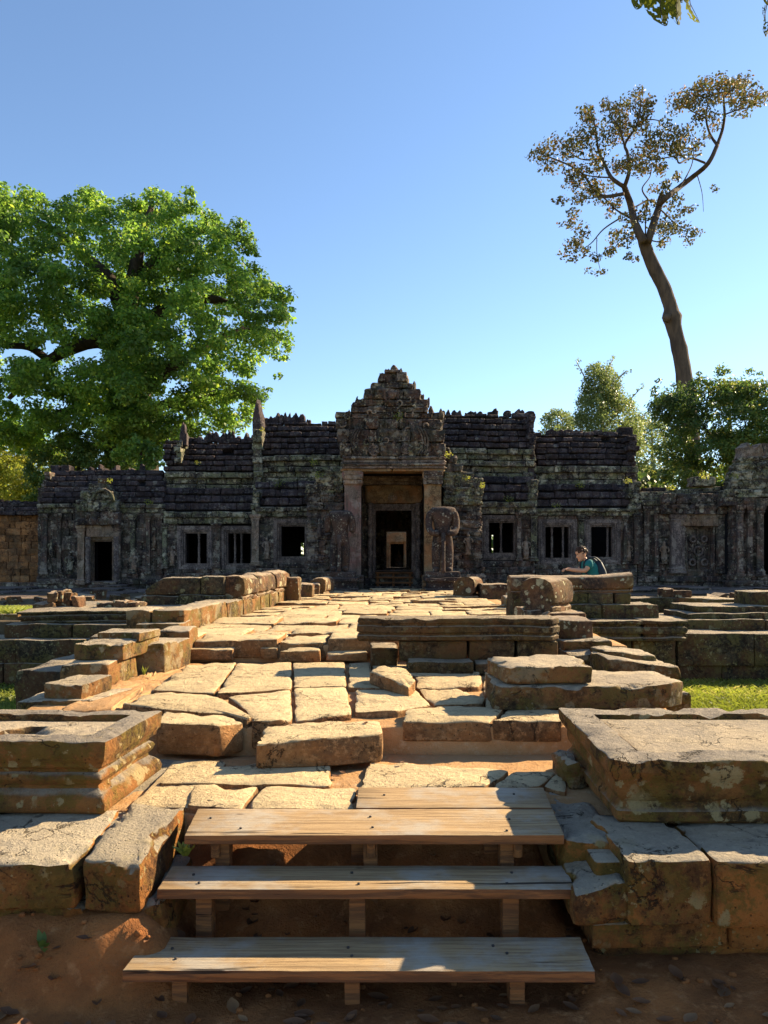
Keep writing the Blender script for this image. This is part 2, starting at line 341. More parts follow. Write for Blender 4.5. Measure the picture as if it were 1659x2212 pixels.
def prism_mesh(poly, ztop, zbot, r=0.03, amp=0.012, freq=2.5, res=0.09, rc=0.04, seed=None, profile=None, recess=None,
               tilt=(0, 0), hole=None, edge_chip=0.0, origin=None, topamp=None):
    """block with worn edges.  profile: [(outset, z01)] for moulded sides.  recess: (rim, depth).  returns mesh, origin"""
    if seed is None: seed = random.uniform(0, 100)
    poly = [Vector((p[0], p[1])) for p in poly]
    if area2(poly) < 0: poly.reverse()
    cen = Vector((sum(p.x for p in poly) / len(poly), sum(p.y for p in poly) / len(poly)))
    counts = [max(1, int(round((poly[(i + 1) % len(poly)] - poly[i]).length / res))) for i in range(len(poly))]
    H = ztop - zbot
    rings = []
    r = min(r * RS, H * 0.4); rc = rc * RS
    if profile:
        for (o, zz) in profile: rings.append((-o, zbot + zz * H))
        o_top = profile[-1][0]
        last = rings[-1]
        rings[-1] = (last[0], ztop - r)
        rings += [(-o_top + r * 0.3, ztop - r * 0.3), (-o_top + r, ztop)]
    else:
        ns = max(1, int(H / (res * 1.2)))
        rings.append((r * 0.6, zbot)); rings.append((0, zbot + r * 0.6))
        for k in range(1, ns): rings.append((0, zbot + r + (H - 2 * r) * k / ns))
        rings += [(0, ztop - r), (r * 0.3, ztop - r * 0.3), (r, ztop)]
    tin = rings[-1][0]
    if recess:
        rim, dep = recess
        rings += [(rim * 0.5, ztop), (rim - r * 0.4, ztop), (rim, ztop - r * 0.5), (rim + 0.004, ztop - dep), (rim + 0.03, ztop - dep - 0.006)]
    verts = []; nr = None
    for (t, z) in rings:
        pp = ring_pts(inset_poly(poly, t), max(0.006, rc - max(t, 0) * 0.5), counts)
        nr = len(pp)
        for p in pp: verts.append(Vector((p.x, p.y, z)))
    lastring = verts[-nr:]
    zl = lastring[0].z
    c3 = Vector((sum(v.x for v in lastring) / nr, sum(v.y for v in lastring) / nr, zl))
    mind = min((v - c3).length for v in lastring)
    nf = max(2, int(mind / (res * 0.9)))
    for k in range(1, nf):
        f = k / nf
        for v in lastring: verts.append(v.lerp(c3, f))
    R = len(rings) + nf - 1
    faces = []
    for k in range(R - 1):
        for i in range(nr):
            j = (i + 1) % nr
            faces.append((k * nr + i, k * nr + j, (k + 1) * nr + j, (k + 1) * nr + i))
    ci = len(verts); verts.append(c3)
    for i in range(nr): faces.append(((R - 1) * nr + i, (R - 1) * nr + (i + 1) % nr, ci))
    faces.append(tuple(range(nr - 1, -1, -1)))
    org = Vector((cen.x, cen.y, zbot)) if origin is None else Vector(origin)
    ta = amp if topamp is None else topamp
    out = []
    for idx, v in enumerate(verts):
        dv = rough_vec(v, amp, freq, seed)
        if v.z > ztop - 1e-5: dv.z *= ta / max(amp, 1e-6)
        if edge_chip and abs(v.z - ztop) < r * 1.1 and idx < len(rings) * nr:
            e = noise.noise(v * 5.0 + Vector((seed, 0, 0))) + 0.6 * noise.noise(v * 17.0 + Vector((seed, 3, 0)))
            if e > 0.12: dv += (Vector((cen.x, cen.y, v.z)) - v).normalized() * edge_chip * 1.5 * e + Vector((0, 0, -edge_chip * 1.0 * e))
        if v.z <= zbot + 1e-5: dv.z = 0
        zz = (v.x - cen.x) * tilt[0] + (v.y - cen.y) * tilt[1]
        f = (v.z - zbot) / H
        if hole and (Vector((v.x, v.y)) - Vector(hole[:2])).length < hole[2] and v.z > zbot + H * 0.5: dv.z -= hole[3] * min(1.0, 2.2 * (1 - ((Vector((v.x, v.y)) - Vector(hole[:2])).length / hole[2]) ** 2))
        out.append(v + dv + Vector((0, 0, zz * max(0, f))) - org)
    me = mesh(out, faces); me.set_sharp_from_angle(angle=math.radians(42))
    return me, org
def block(name, poly, ztop, zbot, mat, parent=None, **kw):
    me, org = prism_mesh(poly, ztop, zbot, **kw)
    return link(name, me, M[mat], org, parent)
def quad(x0, x1, y0, y1, skew=0.0, j=0.0):
    r = lambda: random.uniform(-j, j)
    return [(x0 + r(), y0 + r()), (x1 + r(), y0 + r()), (x1 + skew + r(), y1 + r()), (x0 + skew + r(), y1 + r())]
def pblock(name, xl, xr, yt, yb, zb, depth, mat, parent=None, skewl=None, skewr=None, dz=0.0, **kw):
    """a block read off the photo: front face spans xl..xr, yt..yb (photo units), bottom edge rests at height zb; depth in metres.
    skewl / skewr: x drift of the left / right side towards the back (metres; default keeps sides parallel to the causeway)"""
    d = K * (ZC - zb) / (yb - HY)
    zt = ZC - (yt - HY) * d / K
    x0, x1 = FX(xl, d), FX(xr, d)
    sl = 0.0 if skewl is None else skewl; sr = 0.0 if skewr is None else skewr
    poly = [(x0, d), (x1, d), (x1 + sr, d + depth), (x0 + sl, d + depth)]
    return block(name, poly, zt, zb - dz, mat, parent, **kw)

def boxes_mesh(boxes, amp=0.0, freq=3.0):
    V, Fc = [], []
    for (x0, x1, y0, y1, z0, z1) in boxes:
        b = len(V)
        V += [(x0, y0, z0), (x1, y0, z0), (x1, y1, z0), (x0, y1, z0), (x0, y0, z1), (x1, y0, z1), (x1, y1, z1), (x0, y1, z1)]
        Fc += [tuple(b + i for i in f) for f in ((3, 2, 1, 0), (4, 5, 6, 7), (0, 1, 5, 4), (1, 2, 6, 5), (2, 3, 7, 6), (3, 0, 4, 7))]
    return V, Fc
def boxes(name, bs, mat, parent=None, org=None):
    V, Fc = boxes_mesh(bs)
    if org is None: org = Vector(((bs[0][0] + bs[0][1]) / 2, (bs[0][2] + bs[0][3]) / 2, min(b[4] for b in bs)))
    org = Vector(org)
    return link(name, mesh([Vector(v) - org for v in V], Fc, False), M[mat], org, parent)
def loft(rings, caps=True):
    n = len(rings[0]); V = [p for r in rings for p in r]; Fc = []
    for k in range(len(rings) - 1):
        for i in range(n):
            j = (i + 1) % n
            Fc.append((k * n + i, k * n + j, (k + 1) * n + j, (k + 1) * n + i))
    if caps:
        Fc.append(tuple(range(n - 1, -1, -1))); Fc.append(tuple((len(rings) - 1) * n + i for i in range(n)))
    return V, Fc
def tube_geo(path, radii, n=8, amp=0.0, freq=2.0):
    path = [Vector(p) for p in path]; rings = []
    ref = Vector((0.3, 1, 0.2)).normalized()
    for i, p in enumerate(path):
        t = (path[min(i + 1, len(path) - 1)] - path[max(i - 1, 0)]).normalized()
        u = t.cross(ref);
        if u.length < 1e-3: u = t.cross(Vector((1, 0, 0)))
        u.normalize(); w = t.cross(u)
        rg = []
        for k in range(n):
            a = 2 * math.pi * k / n
            q = p + (u * math.cos(a) + w * math.sin(a)) * radii[i]
            if amp: q = q + rough_vec(q, amp * radii[i], freq)
            rg.append(q)
        rings.append(rg)
    return loft(rings)
class Geo:
    def __init__(s): s.V = []; s.F = []
    def add(s, vf, off=None):
        b = len(s.V); v, f = vf
        s.V += [Vector(p) + off for p in v] if off is not None else [Vector(p) for p in v]
        s.F += [tuple(b + i for i in q) for q in f]; return s
    def obj(s, name, mat, org, parent=None, smooth=True):
        org = Vector(org)
        return link(name, mesh([v - org for v in s.V], s.F, smooth), M[mat], org, parent)
def smooth_path(pts, sub=4):
    pts = [Vector(p) for p in pts]; out = []
    for i in range(len(pts) - 1):
        p0, p1, p2, p3 = pts[max(i - 1, 0)], pts[i], pts[i + 1], pts[min(i + 2, len(pts) - 1)]
        for k in range(sub):
            t = k / sub
            out.append(0.5 * ((2 * p1) + (p2 - p0) * t + (2 * p0 - 5 * p1 + 4 * p2 - p3) * t * t + (3 * p1 - p0 - 3 * p2 + p3) * t ** 3))
    out.append(pts[-1]); return out
def skin(name, verts, edges, radii, mat, parent, org, sub=2, root=0):
    me = bpy.data.meshes.new(name); org = Vector(org)
    me.from_pydata([tuple(Vector(v) - org) for v in verts], edges, []); me.materials.append(M[mat])
    o = link(name, me, None, org, parent)
    md = o.modifiers.new('skin', 'SKIN'); md.use_smooth_shade = True; md.branch_smoothing = 0.3
    layer = me.skin_vertices[0].data
    for i, r in enumerate(radii):
        layer[i].radius = r if isinstance(r, tuple) else (r, r)
        layer[i].use_root = (i == root)
    s = o.modifiers.new('sub', 'SUBSURF'); s.levels = sub; s.render_levels = sub
    return o

# rough stones shared between the many alike blocks (unit cube, x -.5..5, y -.5...5, z -.5...5)
def unit_stone(seed, amp, r, n=5):
    random.seed(seed)
    me, org = prism_mesh([(-.5, -.5), (.5, -.5), (.5, .5), (-.5, .5)], 0.5, -0.5, r=r, amp=amp, freq=2.2, res=1.0 / n, rc=r * 1.2, seed=seed * 7.3, origin=(0, 0, 0))
    return me
_variants = {}
def variant(mat, kind='plain'):
    key = (mat, kind)
    if key not in _variants:
        L = []
        for s in range(7):
            if kind == 'plain': me = unit_stone(s + 1, 0.06, 0.10, 5)
            else: me = unit_stone(s + 31, 0.12, 0.09, 12)
            me.materials.append(M[mat]); L.append(me)
        _variants[key] = L
    return random.choice(_variants[key])
# ================================================================ the setting
random.seed(11)
g = link('ground', mesh([(-700, -700, 0), (700, -700, 0), (700, 900, 0), (-700, 900, 0)], [(0, 1, 2, 3)], False), M['ground'], (0, 0, -0.85))
tag(g, 'flat grassy ground around the temple terrace', None, None, 'structure')

def earth_h(x, y):
    z = -0.83 + 0.012 * noise.noise(Vector((x * 3, y * 3, 0))) + 0.008 * noise.noise(Vector((x * 11, y * 11, 4)))
    s = lambda a, b, v: max(0.0, min(1.0, (v - a) / (b - a))) ** 2 * (3 - 2 * max(0.0, min(1.0, (v - a) / (b - a))))
    n3 = noise.noise(Vector((x * 5, y * 5, 2.2)))
    mid = 0.40 * s(3.15, 3.72, y + 0.06 * n3)
    left = 0.27 * s(2.80, 3.06, y + 0.08 * n3)
    right = 0.06 * s(2.6, 3.0, y)
    wl_ = s(-0.72, -1.02, x); wr_ = s(0.72, 0.86, x)
    return z + mid * (1 - wl_) * (1 - wr_) + left * wl_ + right * wr_ + 0.03 * n3 * (mid > 0.02 or left > 0.02)
nx, ny = 120, 70
V = []; Fc = []
for j in range(ny + 1):
    for i in range(nx + 1):
        x = -3.0 + 6.0 * i / nx; y = 1.0 + 3.1 * j / ny
        V.append((x, y, earth_h(x, y)))
for j in range(ny):
    for i in range(nx):
        a = j * (nx + 1) + i; Fc.append((a, a + 1, a + nx + 2, a + nx + 1))
tag(link('earth_path', mesh(V, Fc), M['earth'], (0, 0, 0)), 'bare reddish earth at the foot of the wooden steps', None, None, 'structure')

# --- causeway: sandy bed, then every paving stone
me, org = prism_mesh([(-2.75, 7.9), (2.6, 7.9), (2.5, 21.5), (-2.2, 21.5)], -0.022, -0.9, r=0.03, amp=0.018, res=0.12)
cw = link('causeway', me, M['sand'], org)
tag(cw, 'raised stone causeway leading to the temple gate', None, None, 'structure')
block('sand_bed', [(-2.6, 4.85), (2.0, 4.85), (2.45, 7.95), (-2.75, 7.95)], -0.195, -0.9, 'sand', cw, amp=0.02, res=0.15)
block('sand_bed', [(-1.5, 3.72), (1.3, 3.72), (1.3, 4.95), (-1.5, 4.95)], -0.372, -0.9, 'sand', cw, amp=0.022, res=0.06)
block('sand_strip', [(-2.35, 5.3), (-1.95, 5.3), (-1.72, 7.6), (-2.25, 7.6)], -0.17, -0.3, 'sand', cw, amp=0.03, freq=6, res=0.05)

def pave(name, pts, z, th=0.2, **kw):
    poly = [tuple(G(px, py, z)[:2]) for px, py in pts]
    kw.setdefault('amp', 0.010); kw.setdefault('r', 0.028); kw.setdefault('rc', 0.04); kw.setdefault('res', 0.06); kw.setdefault('edge_chip', 0.02)
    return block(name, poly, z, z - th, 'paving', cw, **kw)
# lower landing
L0 = -0.332
pave('paving_stone', [(343, 1690), (717, 1693), (713, 1644), (398, 1650)], L0)
pave('paving_stone', [(404, 1741), (522, 1746), (560, 1696), (420, 1694)], L0 - 0.01)
pave('paving_stone', [(531, 1746), (766, 1744), (769, 1701), (570, 1696)], L0 - 0.012)
pave('paving_stone', [(777, 1699), (1052, 1698), (1100, 1664), (902, 1643), (797, 1646)], L0)
pave('paving_stone', [(1060, 1698), (1168, 1697), (1200, 1667), (1107, 1665)], L0 - 0.012)
pave('paving_stone', [(1172, 1697), (1222, 1712), (1225, 1680), (1204, 1668)], L0 - 0.02)
# second level
L1 = -0.147
pave('paving_stone', [(340, 1562), (473, 1567), (526, 1556), (484, 1543), (354, 1533)], L1, 0.2, r=0.035)
pave('paving_stone', [(356, 1531), (486, 1540), (532, 1553), (546, 1549), (466, 1500), (329, 1491), (262, 1517)], L1 + 0.006, 0.19)
pave('paving_stone', [(546, 1556), (632, 1553), (630, 1489), (490, 1507), (530, 1530)], L1, 0.19)
pave('paving_stone', [(636, 1552), (760, 1542), (749, 1482), (635, 1485)], L1, 0.19)
pave('paving_stone', [(766, 1536), (860, 1534), (932, 1523), (900, 1490), (766, 1487)], L1, 0.2)
pave('paving_stone', [(866, 1556), (1060, 1556), (1090, 1530), (990, 1524), (940, 1525), (880, 1532)], L1 - 0.002, 0.14)
pave('paving_stone', [(1064, 1556), (1213, 1557), (1240, 1530), (1094, 1530)], L1 - 0.004, 0.14)
pave('paving_stone', [(872, 1600), (1030, 1601), (1060, 1575), (880, 1573)], -0.292, 0.13)
pave('paving_stone', [(1034, 1601), (1210, 1602), (1215, 1575), (1064, 1575)], -0.292, 0.13)
pave('paving_stone', [(936, 1521), (1046, 1519), (1046, 1507), (966, 1480), (903, 1489)], L1 - 0.01, 0.18, amp=0.018)
pave('paving_stone', [(332, 1489), (464, 1497), (511, 1430), (400, 1436)], L1, 0.18)
pave('paving_stone', [(469, 1498), (630, 1487), (630, 1430), (514, 1431)], L1 + 0.004, 0.18)
pave('paving_stone', [(634, 1483), (748, 1480), (746, 1430), (633, 1431)], L1, 0.18)
pave('paving_stone', [(753, 1485), (896, 1487), (893, 1480), (802, 1452), (800, 1431), (753, 1432)], L1 - 0.004, 0.18)
pave('paving_stone', [(901, 1485), (1042, 1480), (1040, 1460), (896, 1462)], L1 + 0.012, 0.18)
pave('paving_stone', [(806, 1450), (890, 1460), (1036, 1457), (1036, 1435), (803, 1432)], L1 - 0.012, 0.18)
pave('paving_stone', [(1046, 1500), (1300, 1500), (1340, 1440), (1044, 1440)], L1 - 0.012, 0.18)
pave('paving_stone', [(1048, 1530), (1260, 1528), (1290, 1504), (1048, 1506)], L1 - 0.012, 0.18)
# stones at the foot of the upper riser
def riser(xl, xr, yt, yb, depth, **kw):
    return pblock('paving_stone', xl, xr, yt, yb, L1 - 0.01, depth, 'paving', cw, amp=0.014, r=0.03, rc=0.05, res=0.08, edge_chip=0.02, **kw)
riser(399, 503, 1403, 1426, 0.35, skewl=0.05)
riser(561, 600, 1401, 1424, 0.25)
riser(601, 693, 1406, 1430, 0.42, skewl=0.12, skewr=-0.03)
riser(703, 796, 1411, 1428, 0.5, skewl=-0.02, skewr=-0.05)
# main deck: irregular courses, one object per stone
random.seed(5)
def xl_at(y): return -2.50 + 0.072 * (y - 8.7)
def xr_at(y): return 2.30 - 0.012 * (y - 8.7)
rows = [7.86]
while rows[-1] < 21.2: rows.append(rows[-1] + random.uniform(0.42, 0.86))
def yb(i, x): return rows[i] + 0.16 * noise.noise(Vector((x * 0.9, i * 7.7, 0.3))) * (i > 0)
prev = None
for i in range(len(rows) - 1):
    ym = rows[i]; a, b = xl_at(ym), xr_at(ym)
    cuts = [a]
    while cuts[-1] < b - 0.5: cuts.append(cuts[-1] + random.uniform(0.42, 1.05))
    cuts[-1] = b
    for k in range(len(cuts) - 1):
        x0, x1 = cuts[k], cuts[k + 1]
        if x1 - x0 < 0.12: continue
        gp = random.uniform(0.006, 0.016); s0 = random.uniform(-0.06, 0.06); s1 = random.uniform(-0.06, 0.06)
        xm = (x0 + x1) / 2
        poly = [(x0 + gp, yb(i, x0) + gp), (xm, yb(i, xm) + gp), (x1 - gp, yb(i, x1) + gp),
                (x1 - gp + s1 * 0.3, yb(i + 1, x1) - gp), (xm, yb(i + 1, xm) - gp), (x0 + gp + s0 * 0.3, yb(i + 1, x0) - gp)]
        z = 0.014 + random.uniform(-0.02, 0.026) + (0.02 if i == 0 else 0)
        block('paving_stone', poly, z, z - (0.2 if i == 0 else 0.13), 'paving', cw, amp=0.016, freq=2.0, r=0.035, rc=0.07,
              res=0.085 if ym < 12 else 0.13, edge_chip=0.03, tilt=(random.uniform(-.03, .03), random.uniform(-.045, .03)))

# --- loose slabs lying on the causeway
random.seed(21)
b = block('loose_slab', [tuple(G(px, py, -0.17)[:2]) for px, py in [(554, 1603), (700, 1597), (829, 1588), (817, 1561), (576, 1561)]], -0.165, -0.335, 'paving',
          r=0.035, rc=0.06, amp=0.014, res=0.05, edge_chip=0.035, tilt=(0.03, 0))
tag(b, 'long pale slab lying loose before the middle step of the causeway', 'stone slab')
b = block('loose_slab', [tuple(G(px, py, -0.04)[:2]) for px, py in [(796, 1449), (830, 1462), (884, 1476), (899, 1465), (878, 1440), (830, 1438)]], -0.045, -0.15, 'paving',
          r=0.03, rc=0.06, amp=0.014, res=0.05, edge_chip=0.03, tilt=(-0.1, 0))
tag(b, 'small pale triangular slab lying loose on the causeway paving', 'stone slab')
b = block('loose_slab', [tuple(F(px, 1330, d)[:2]) for px, d in [(1152, 8.9), (1166, 8.7), (1188, 8.9), (1172, 9.1)]], 0.20, 0.0, 'rail', r=0.02, amp=0.02, res=0.05, tilt=(0.75, 0))
tag(b, 'small pale stone leaning against the barrel-shaped rail block', 'stone slab')

# ================================================================ carved lintel barrier and right-hand stacks
W = thing('stone_barrier', (0.6, 7.1, L1), 'low barrier of a long carved beam on three dark blocks across the causeway', 'stone barrier')
bd = 7.05
def bz(py): return FZ(py, bd)
block('carved_beam', [(FX(771, bd), bd), (FX(1192, bd), bd), (FX(1206, bd) + .03, bd + .12), (FX(1206, bd), bd + 0.36), (FX(771, bd), bd + 0.36)], bz(1335), bz(1385), 'dark_stone', W,
      r=0.03, amp=0.012, res=0.06, edge_chip=0.03,
      profile=[(-.02, 0), (0, .06), (0, .2), (-.02, .24), (-.02, .33), (0.004, .38), (0.004, .62), (-.015, .66), (-.015, .74), (0, .78), (0, .95)])
for (a, c, dd) in ((862, 1013, 0.03), (1017, 1113, 0.0), (1117, 1208, 0.02)):
    block('stone_block', quad(FX(a, bd), FX(c, bd), bd + 0.04 + dd, bd + 0.4), bz(1387), bz(1430), 'dark_stone', W, amp=0.02, r=0.03, res=0.07)
block('stone_block', quad(FX(880, 6.9), FX(1022, 6.9), 6.88, 7.3), FZ(1430, 6.9), L1 - 0.03, 'dark_stone', W, amp=0.02, r=0.03, res=0.07)
block('stone_block', quad(FX(1026, 6.9), FX(1200, 6.9), 6.92, 7.3), FZ(1432, 6.9), L1 - 0.03, 'dark_stone', W, amp=0.02, r=0.03, res=0.07)
block('stone_block', quad(FX(798, 7.2), FX(858, 7.2), 7.35, 7.75), 0.02, L1 - 0.03, 'dark_stone', W, amp=0.03, r=0.03, res=0.07)

b = block('stacked_slab', [(0.865, 5.22), (1.47, 5.25), (1.50, 5.76), (0.76, 5.80)], 0.141, 0.022, 'curb', r=0.035, rc=0.05, amp=0.022, res=0.05, edge_chip=0.04)
tag(b, 'short brown slab stacked on a longer one at the edge of the causeway', 'stone slab')
b = block('long_slab', [(0.74, 5.18), (2.0, 5.22), (2.17, 5.35), (2.12, 5.78), (0.80, 5.85)], 0.02, L1 - 0.004, 'curb', r=0.04, rc=0.06, amp=0.026, res=0.05, edge_chip=0.05, topamp=0.02)
tag(b, 'long dark worn slab lying under a shorter slab beside the causeway', 'stone slab')

W = thing('edge_stones', (2.2, 7.4, -0.8), 'heap of worn edging stones stepping down to the grass beside the carved beam', 'stones')
random.seed(8)
block('edging_stone', [(1.95, 5.9), (2.42, 5.8), (2.55, 9.3), (2.2, 9.3)], -0.14, -0.85, 'curb', W, amp=0.04, r=0.06, res=0.1)
block('edging_stone', quad(1.98, 2.62, 6.55, 7.15), -0.02, -0.16, 'curb', W, amp=0.03, r=0.05, res=0.07, tilt=(-0.1, 0))
block('edging_stone', quad(2.05, 2.55, 6.9, 7.4), 0.02, -0.14, 'curb', W, amp=0.03, r=0.05, res=0.07, tilt=(-0.08, 0))
block('edging_stone', quad(FX(1230, 7.2), FX(1330, 7.2), 7.2, 7.65), -0.02, -0.15, 'curb', W, amp=0.025, r=0.04, res=0.07)
block('edging_stone', quad(FX(1215, 7.45), FX(1322, 7.45), 7.45, 7.95), 0.08, -0.025, 'curb', W, amp=0.03, r=0.045, res=0.07)
block('edging_stone', quad(FX(1208, 7.65), FX(1281, 7.65), 7.65, 8.2), 0.27, 0.075, 'rail', W, amp=0.02, r=0.035, res=0.07)
block('edging_stone', quad(2.35, 2.62, 5.5, 6.0), -0.5, -0.85, 'curb', W, amp=0.04, r=0.05, res=0.08)

# ================================================================ left stack by the pedestal
W = thing('stone_stack', (-2.45, 6.6, -0.3), 'stack of big squared blocks edging the causeway between pedestal and long curb', 'stone stack')
random.seed(31)
block('stone_block', [(-2.74, 6.25), (-2.31, 6.22), (-2.27, 6.85), (-2.75, 6.9)], 0.025, -0.23, 'curb', W, r=0.035, amp=0.016, res=0.05, edge_chip=0.03)
block('stone_block', [(-2.70, 6.45), (-2.26, 6.43), (-2.20, 7.28), (-2.70, 7.25)], 0.165, 0.022, 'curb', W, r=0.03, amp=0.014, res=0.05, edge_chip=0.03)
block('stone_block', [(-2.66, 6.86), (-2.35, 6.86), (-2.215, 6.70), (-2.19, 7.26), (-2.66, 7.24)], 0.225, 0.15, 'curb', W, r=0.025, amp=0.012, res=0.05)
block('stone_block', [(-2.34, 6.95), (-2.07, 6.97), (-1.98, 7.62), (-2.36, 7.62)], 0.095, -0.23, 'curb', W, r=0.05, amp=0.02, res=0.05, edge_chip=0.04)
block('stone_block', [(-2.32, 7.66), (-2.02, 7.66), (-2.02, 8.1), (-2.32, 8.1)], 0.16, -0.1, 'curb', W, r=0.05, amp=0.03, res=0.07)
block('stone_block', [(-3.0, 7.5), (-2.45, 7.45), (-2.4, 8.2), (-3.0, 8.2)], 0.12, -0.5, 'terrace', W, r=0.04, amp=0.02, res=0.08)
block('stone_block', [(-3.3, 6.6), (-2.72, 6.5), (-2.5, 8.4), (-3.3, 8.4)], -0.1, -0.86, 'terrace', W, r=0.04, amp=0.03, res=0.1)
b = block('squared_stone', [(-2.60, 5.66), (-2.29, 5.62), (-2.20, 6.02), (-2.52, 6.08)], -0.045, -0.165, 'curb', r=0.03, amp=0.014, res=0.04, edge_chip=0.02)
tag(b, 'small squared stone lying on a thin flat stone behind the left pedestal', 'stone')
b = block('flat_stone', [(-2.78, 5.58), (-2.2, 5.55), (-2.05, 6.1), (-2.7, 6.18)], -0.163, -0.4, 'curb', r=0.03, amp=0.016, res=0.05, edge_chip=0.03)
tag(b, 'thin flat stone under a small squared one behind the left pedestal', 'stone')

# ================================================================ pedestals flanking the steps
random.seed(41)
PROF = [(0.012, 0), (0.03, .05), (0.036, .13), (0.026, .21), (0.005, .27), (-0.02, .32), (-0.022, .36), (-0.002, .41), (0.008, .46), (-0.002, .51), (-0.02, .54), (-0.018, .58), (0.012, .63), (0.018, .70), (0.03, .73), (0.034, .82), (0.036, .9)]
PD = thing('stone_pedestal', (-2.0, 4.0, -0.336), 'moulded square pedestal with shallow tray top, on the left of the wooden steps', 'pedestal')
block('body', [(-2.75, 3.66), (-1.38, 3.62), (-1.335, 4.30), (-2.75, 4.34)], 0.022, -0.336, 'pedestal', PD, r=0.02, rc=0.02, amp=0.008, res=0.035,
          profile=PROF, recess=(0.10, 0.045), edge_chip=0.02, hole=(-1.93, 3.93, 0.16, 0.09))
block('tray_floor', [(-2.61, 3.785), (-1.505, 3.75), (-1.475, 4.185), (-2.61, 4.22)], -0.012, -0.05, 'curb', PD, r=0.01, rc=0.02, amp=0.005, res=0.03, hole=(-1.93, 3.93, 0.13, 0.08))
PROF2 = [(-0.02, 0), (0.0, .06), (0.0, .2), (-0.02, .26), (-0.03, .33), (-0.01, .40), (0.0, .5), (0.0, .62), (0.02, .70), (0.04, .80), (0.045, .92)]
PD = thing('stone_pedestal', (1.8, 4.0, -0.336), 'broad broken-cornered pedestal with shallow tray top, on the right of the wooden steps', 'pedestal')
block('body', [(1.09, 3.47), (2.6, 3.44), (2.6, 4.56), (1.12, 4.56)], -0.022, -0.336, 'pedestal', PD, r=0.022, rc=0.03, amp=0.009, res=0.035,
          profile=PROF2, recess=(0.14, 0.05), edge_chip=0.03)
block('tray_floor', [(1.27, 3.625), (2.45, 3.60), (2.45, 4.40), (1.275, 4.40)], -0.048, -0.09, 'curb', PD, r=0.01, rc=0.02, amp=0.005, res=0.03)
b = block('rough_stone', [(0.99, 4.1), (1.10, 4.08), (1.13, 4.45), (1.0, 4.47)], -0.23, -0.4, 'curb', r=0.08, rc=0.08, amp=0.04, freq=5, res=0.035)
tag(b, 'knobbly upright stone at the back corner of the broken-cornered pedestal', 'stone')

# ================================================================ footing walls under the pedestals
random.seed(51)
W = thing('footing_wall', (-1.6, 3.05, -0.8), 'footing of great worn slabs under the pedestal left of the steps', 'stone footing')
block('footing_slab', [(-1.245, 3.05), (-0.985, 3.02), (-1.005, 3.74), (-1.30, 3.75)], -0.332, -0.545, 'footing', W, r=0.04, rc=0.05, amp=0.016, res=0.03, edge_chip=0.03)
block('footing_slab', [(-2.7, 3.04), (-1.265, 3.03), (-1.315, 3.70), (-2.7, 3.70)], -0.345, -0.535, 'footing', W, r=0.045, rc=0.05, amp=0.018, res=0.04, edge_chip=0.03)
block('footing_slab', [(-2.7, 3.2), (-1.1, 3.2), (-1.1, 4.7), (-2.7, 4.7)], -0.365, -0.85, 'footing', W, r=0.03, amp=0.02, res=0.08)
block('footing_slab', [(-1.30, 3.745), (-0.88, 3.745), (-0.98, 4.62), (-1.31, 4.62)], -0.345, -0.6, 'paving', W, r=0.03, amp=0.02, res=0.05)
for (a, b_, y0, zt) in ((-1.20, -0.93, 3.07, -0.53), (-1.62, -1.22, 3.05, -0.52), (-2.1, -1.64, 3.08, -0.525), (-2.7, -2.12, 3.06, -0.52)):
    block('footing_rubble', quad(a, b_, y0, 3.6, j=0.02), zt, -0.72, 'footing', W, r=0.06, rc=0.06, amp=0.035, freq=5, res=0.03)
W = thing('footing_wall', (1.5, 3.05, -0.8), 'lichen-spotted footing of slabs with a broken corner, right of the steps', 'stone footing')
block('footing_slab', [(1.0, 3.05), (1.355, 3.06), (1.36, 3.66), (0.985, 3.62)], -0.335, -0.605, 'footing', W, r=0.03, rc=0.04, amp=0.012, res=0.03, edge_chip=0.03)
block('broken_corner', [(0.785, 3.02), (1.02, 3.055), (1.01, 3.34), (0.79, 3.34)], -0.432, -0.60, 'footing', W, r=0.05, rc=0.04, amp=0.022, res=0.03, edge_chip=0.02, tilt=(0.12, 0.08))
block('broken_corner', [(0.80, 3.30), (1.04, 3.30), (1.08, 3.80), (0.83, 3.9)], -0.35, -0.6, 'footing', W, r=0.05, rc=0.05, amp=0.035, freq=4, res=0.03, edge_chip=0.02)
block('footing_slab', [(1.368, 3.04), (2.6, 3.04), (2.6, 3.66), (1.375, 3.66)], -0.34, -0.61, 'footing', W, r=0.035, amp=0.014, res=0.04, edge_chip=0.03)
block('footing_slab', [(0.86, 3.08), (1.44, 3.1), (1.44, 3.6), (0.86, 3.6)], -0.612, -0.72, 'footing', W, r=0.025, amp=0.014, res=0.04)
block('footing_slab', [(1.45, 3.09), (2.6, 3.09), (2.6, 3.6), (1.45, 3.6)], -0.615, -0.725, 'footing', W, r=0.025, amp=0.014, res=0.04)
block('footing_slab', [(0.9, 3.15), (2.6, 3.15), (2.6, 4.9), (0.9, 4.9)], -0.38, -0.86, 'footing', W, r=0.02, amp=0.012, res=0.1)

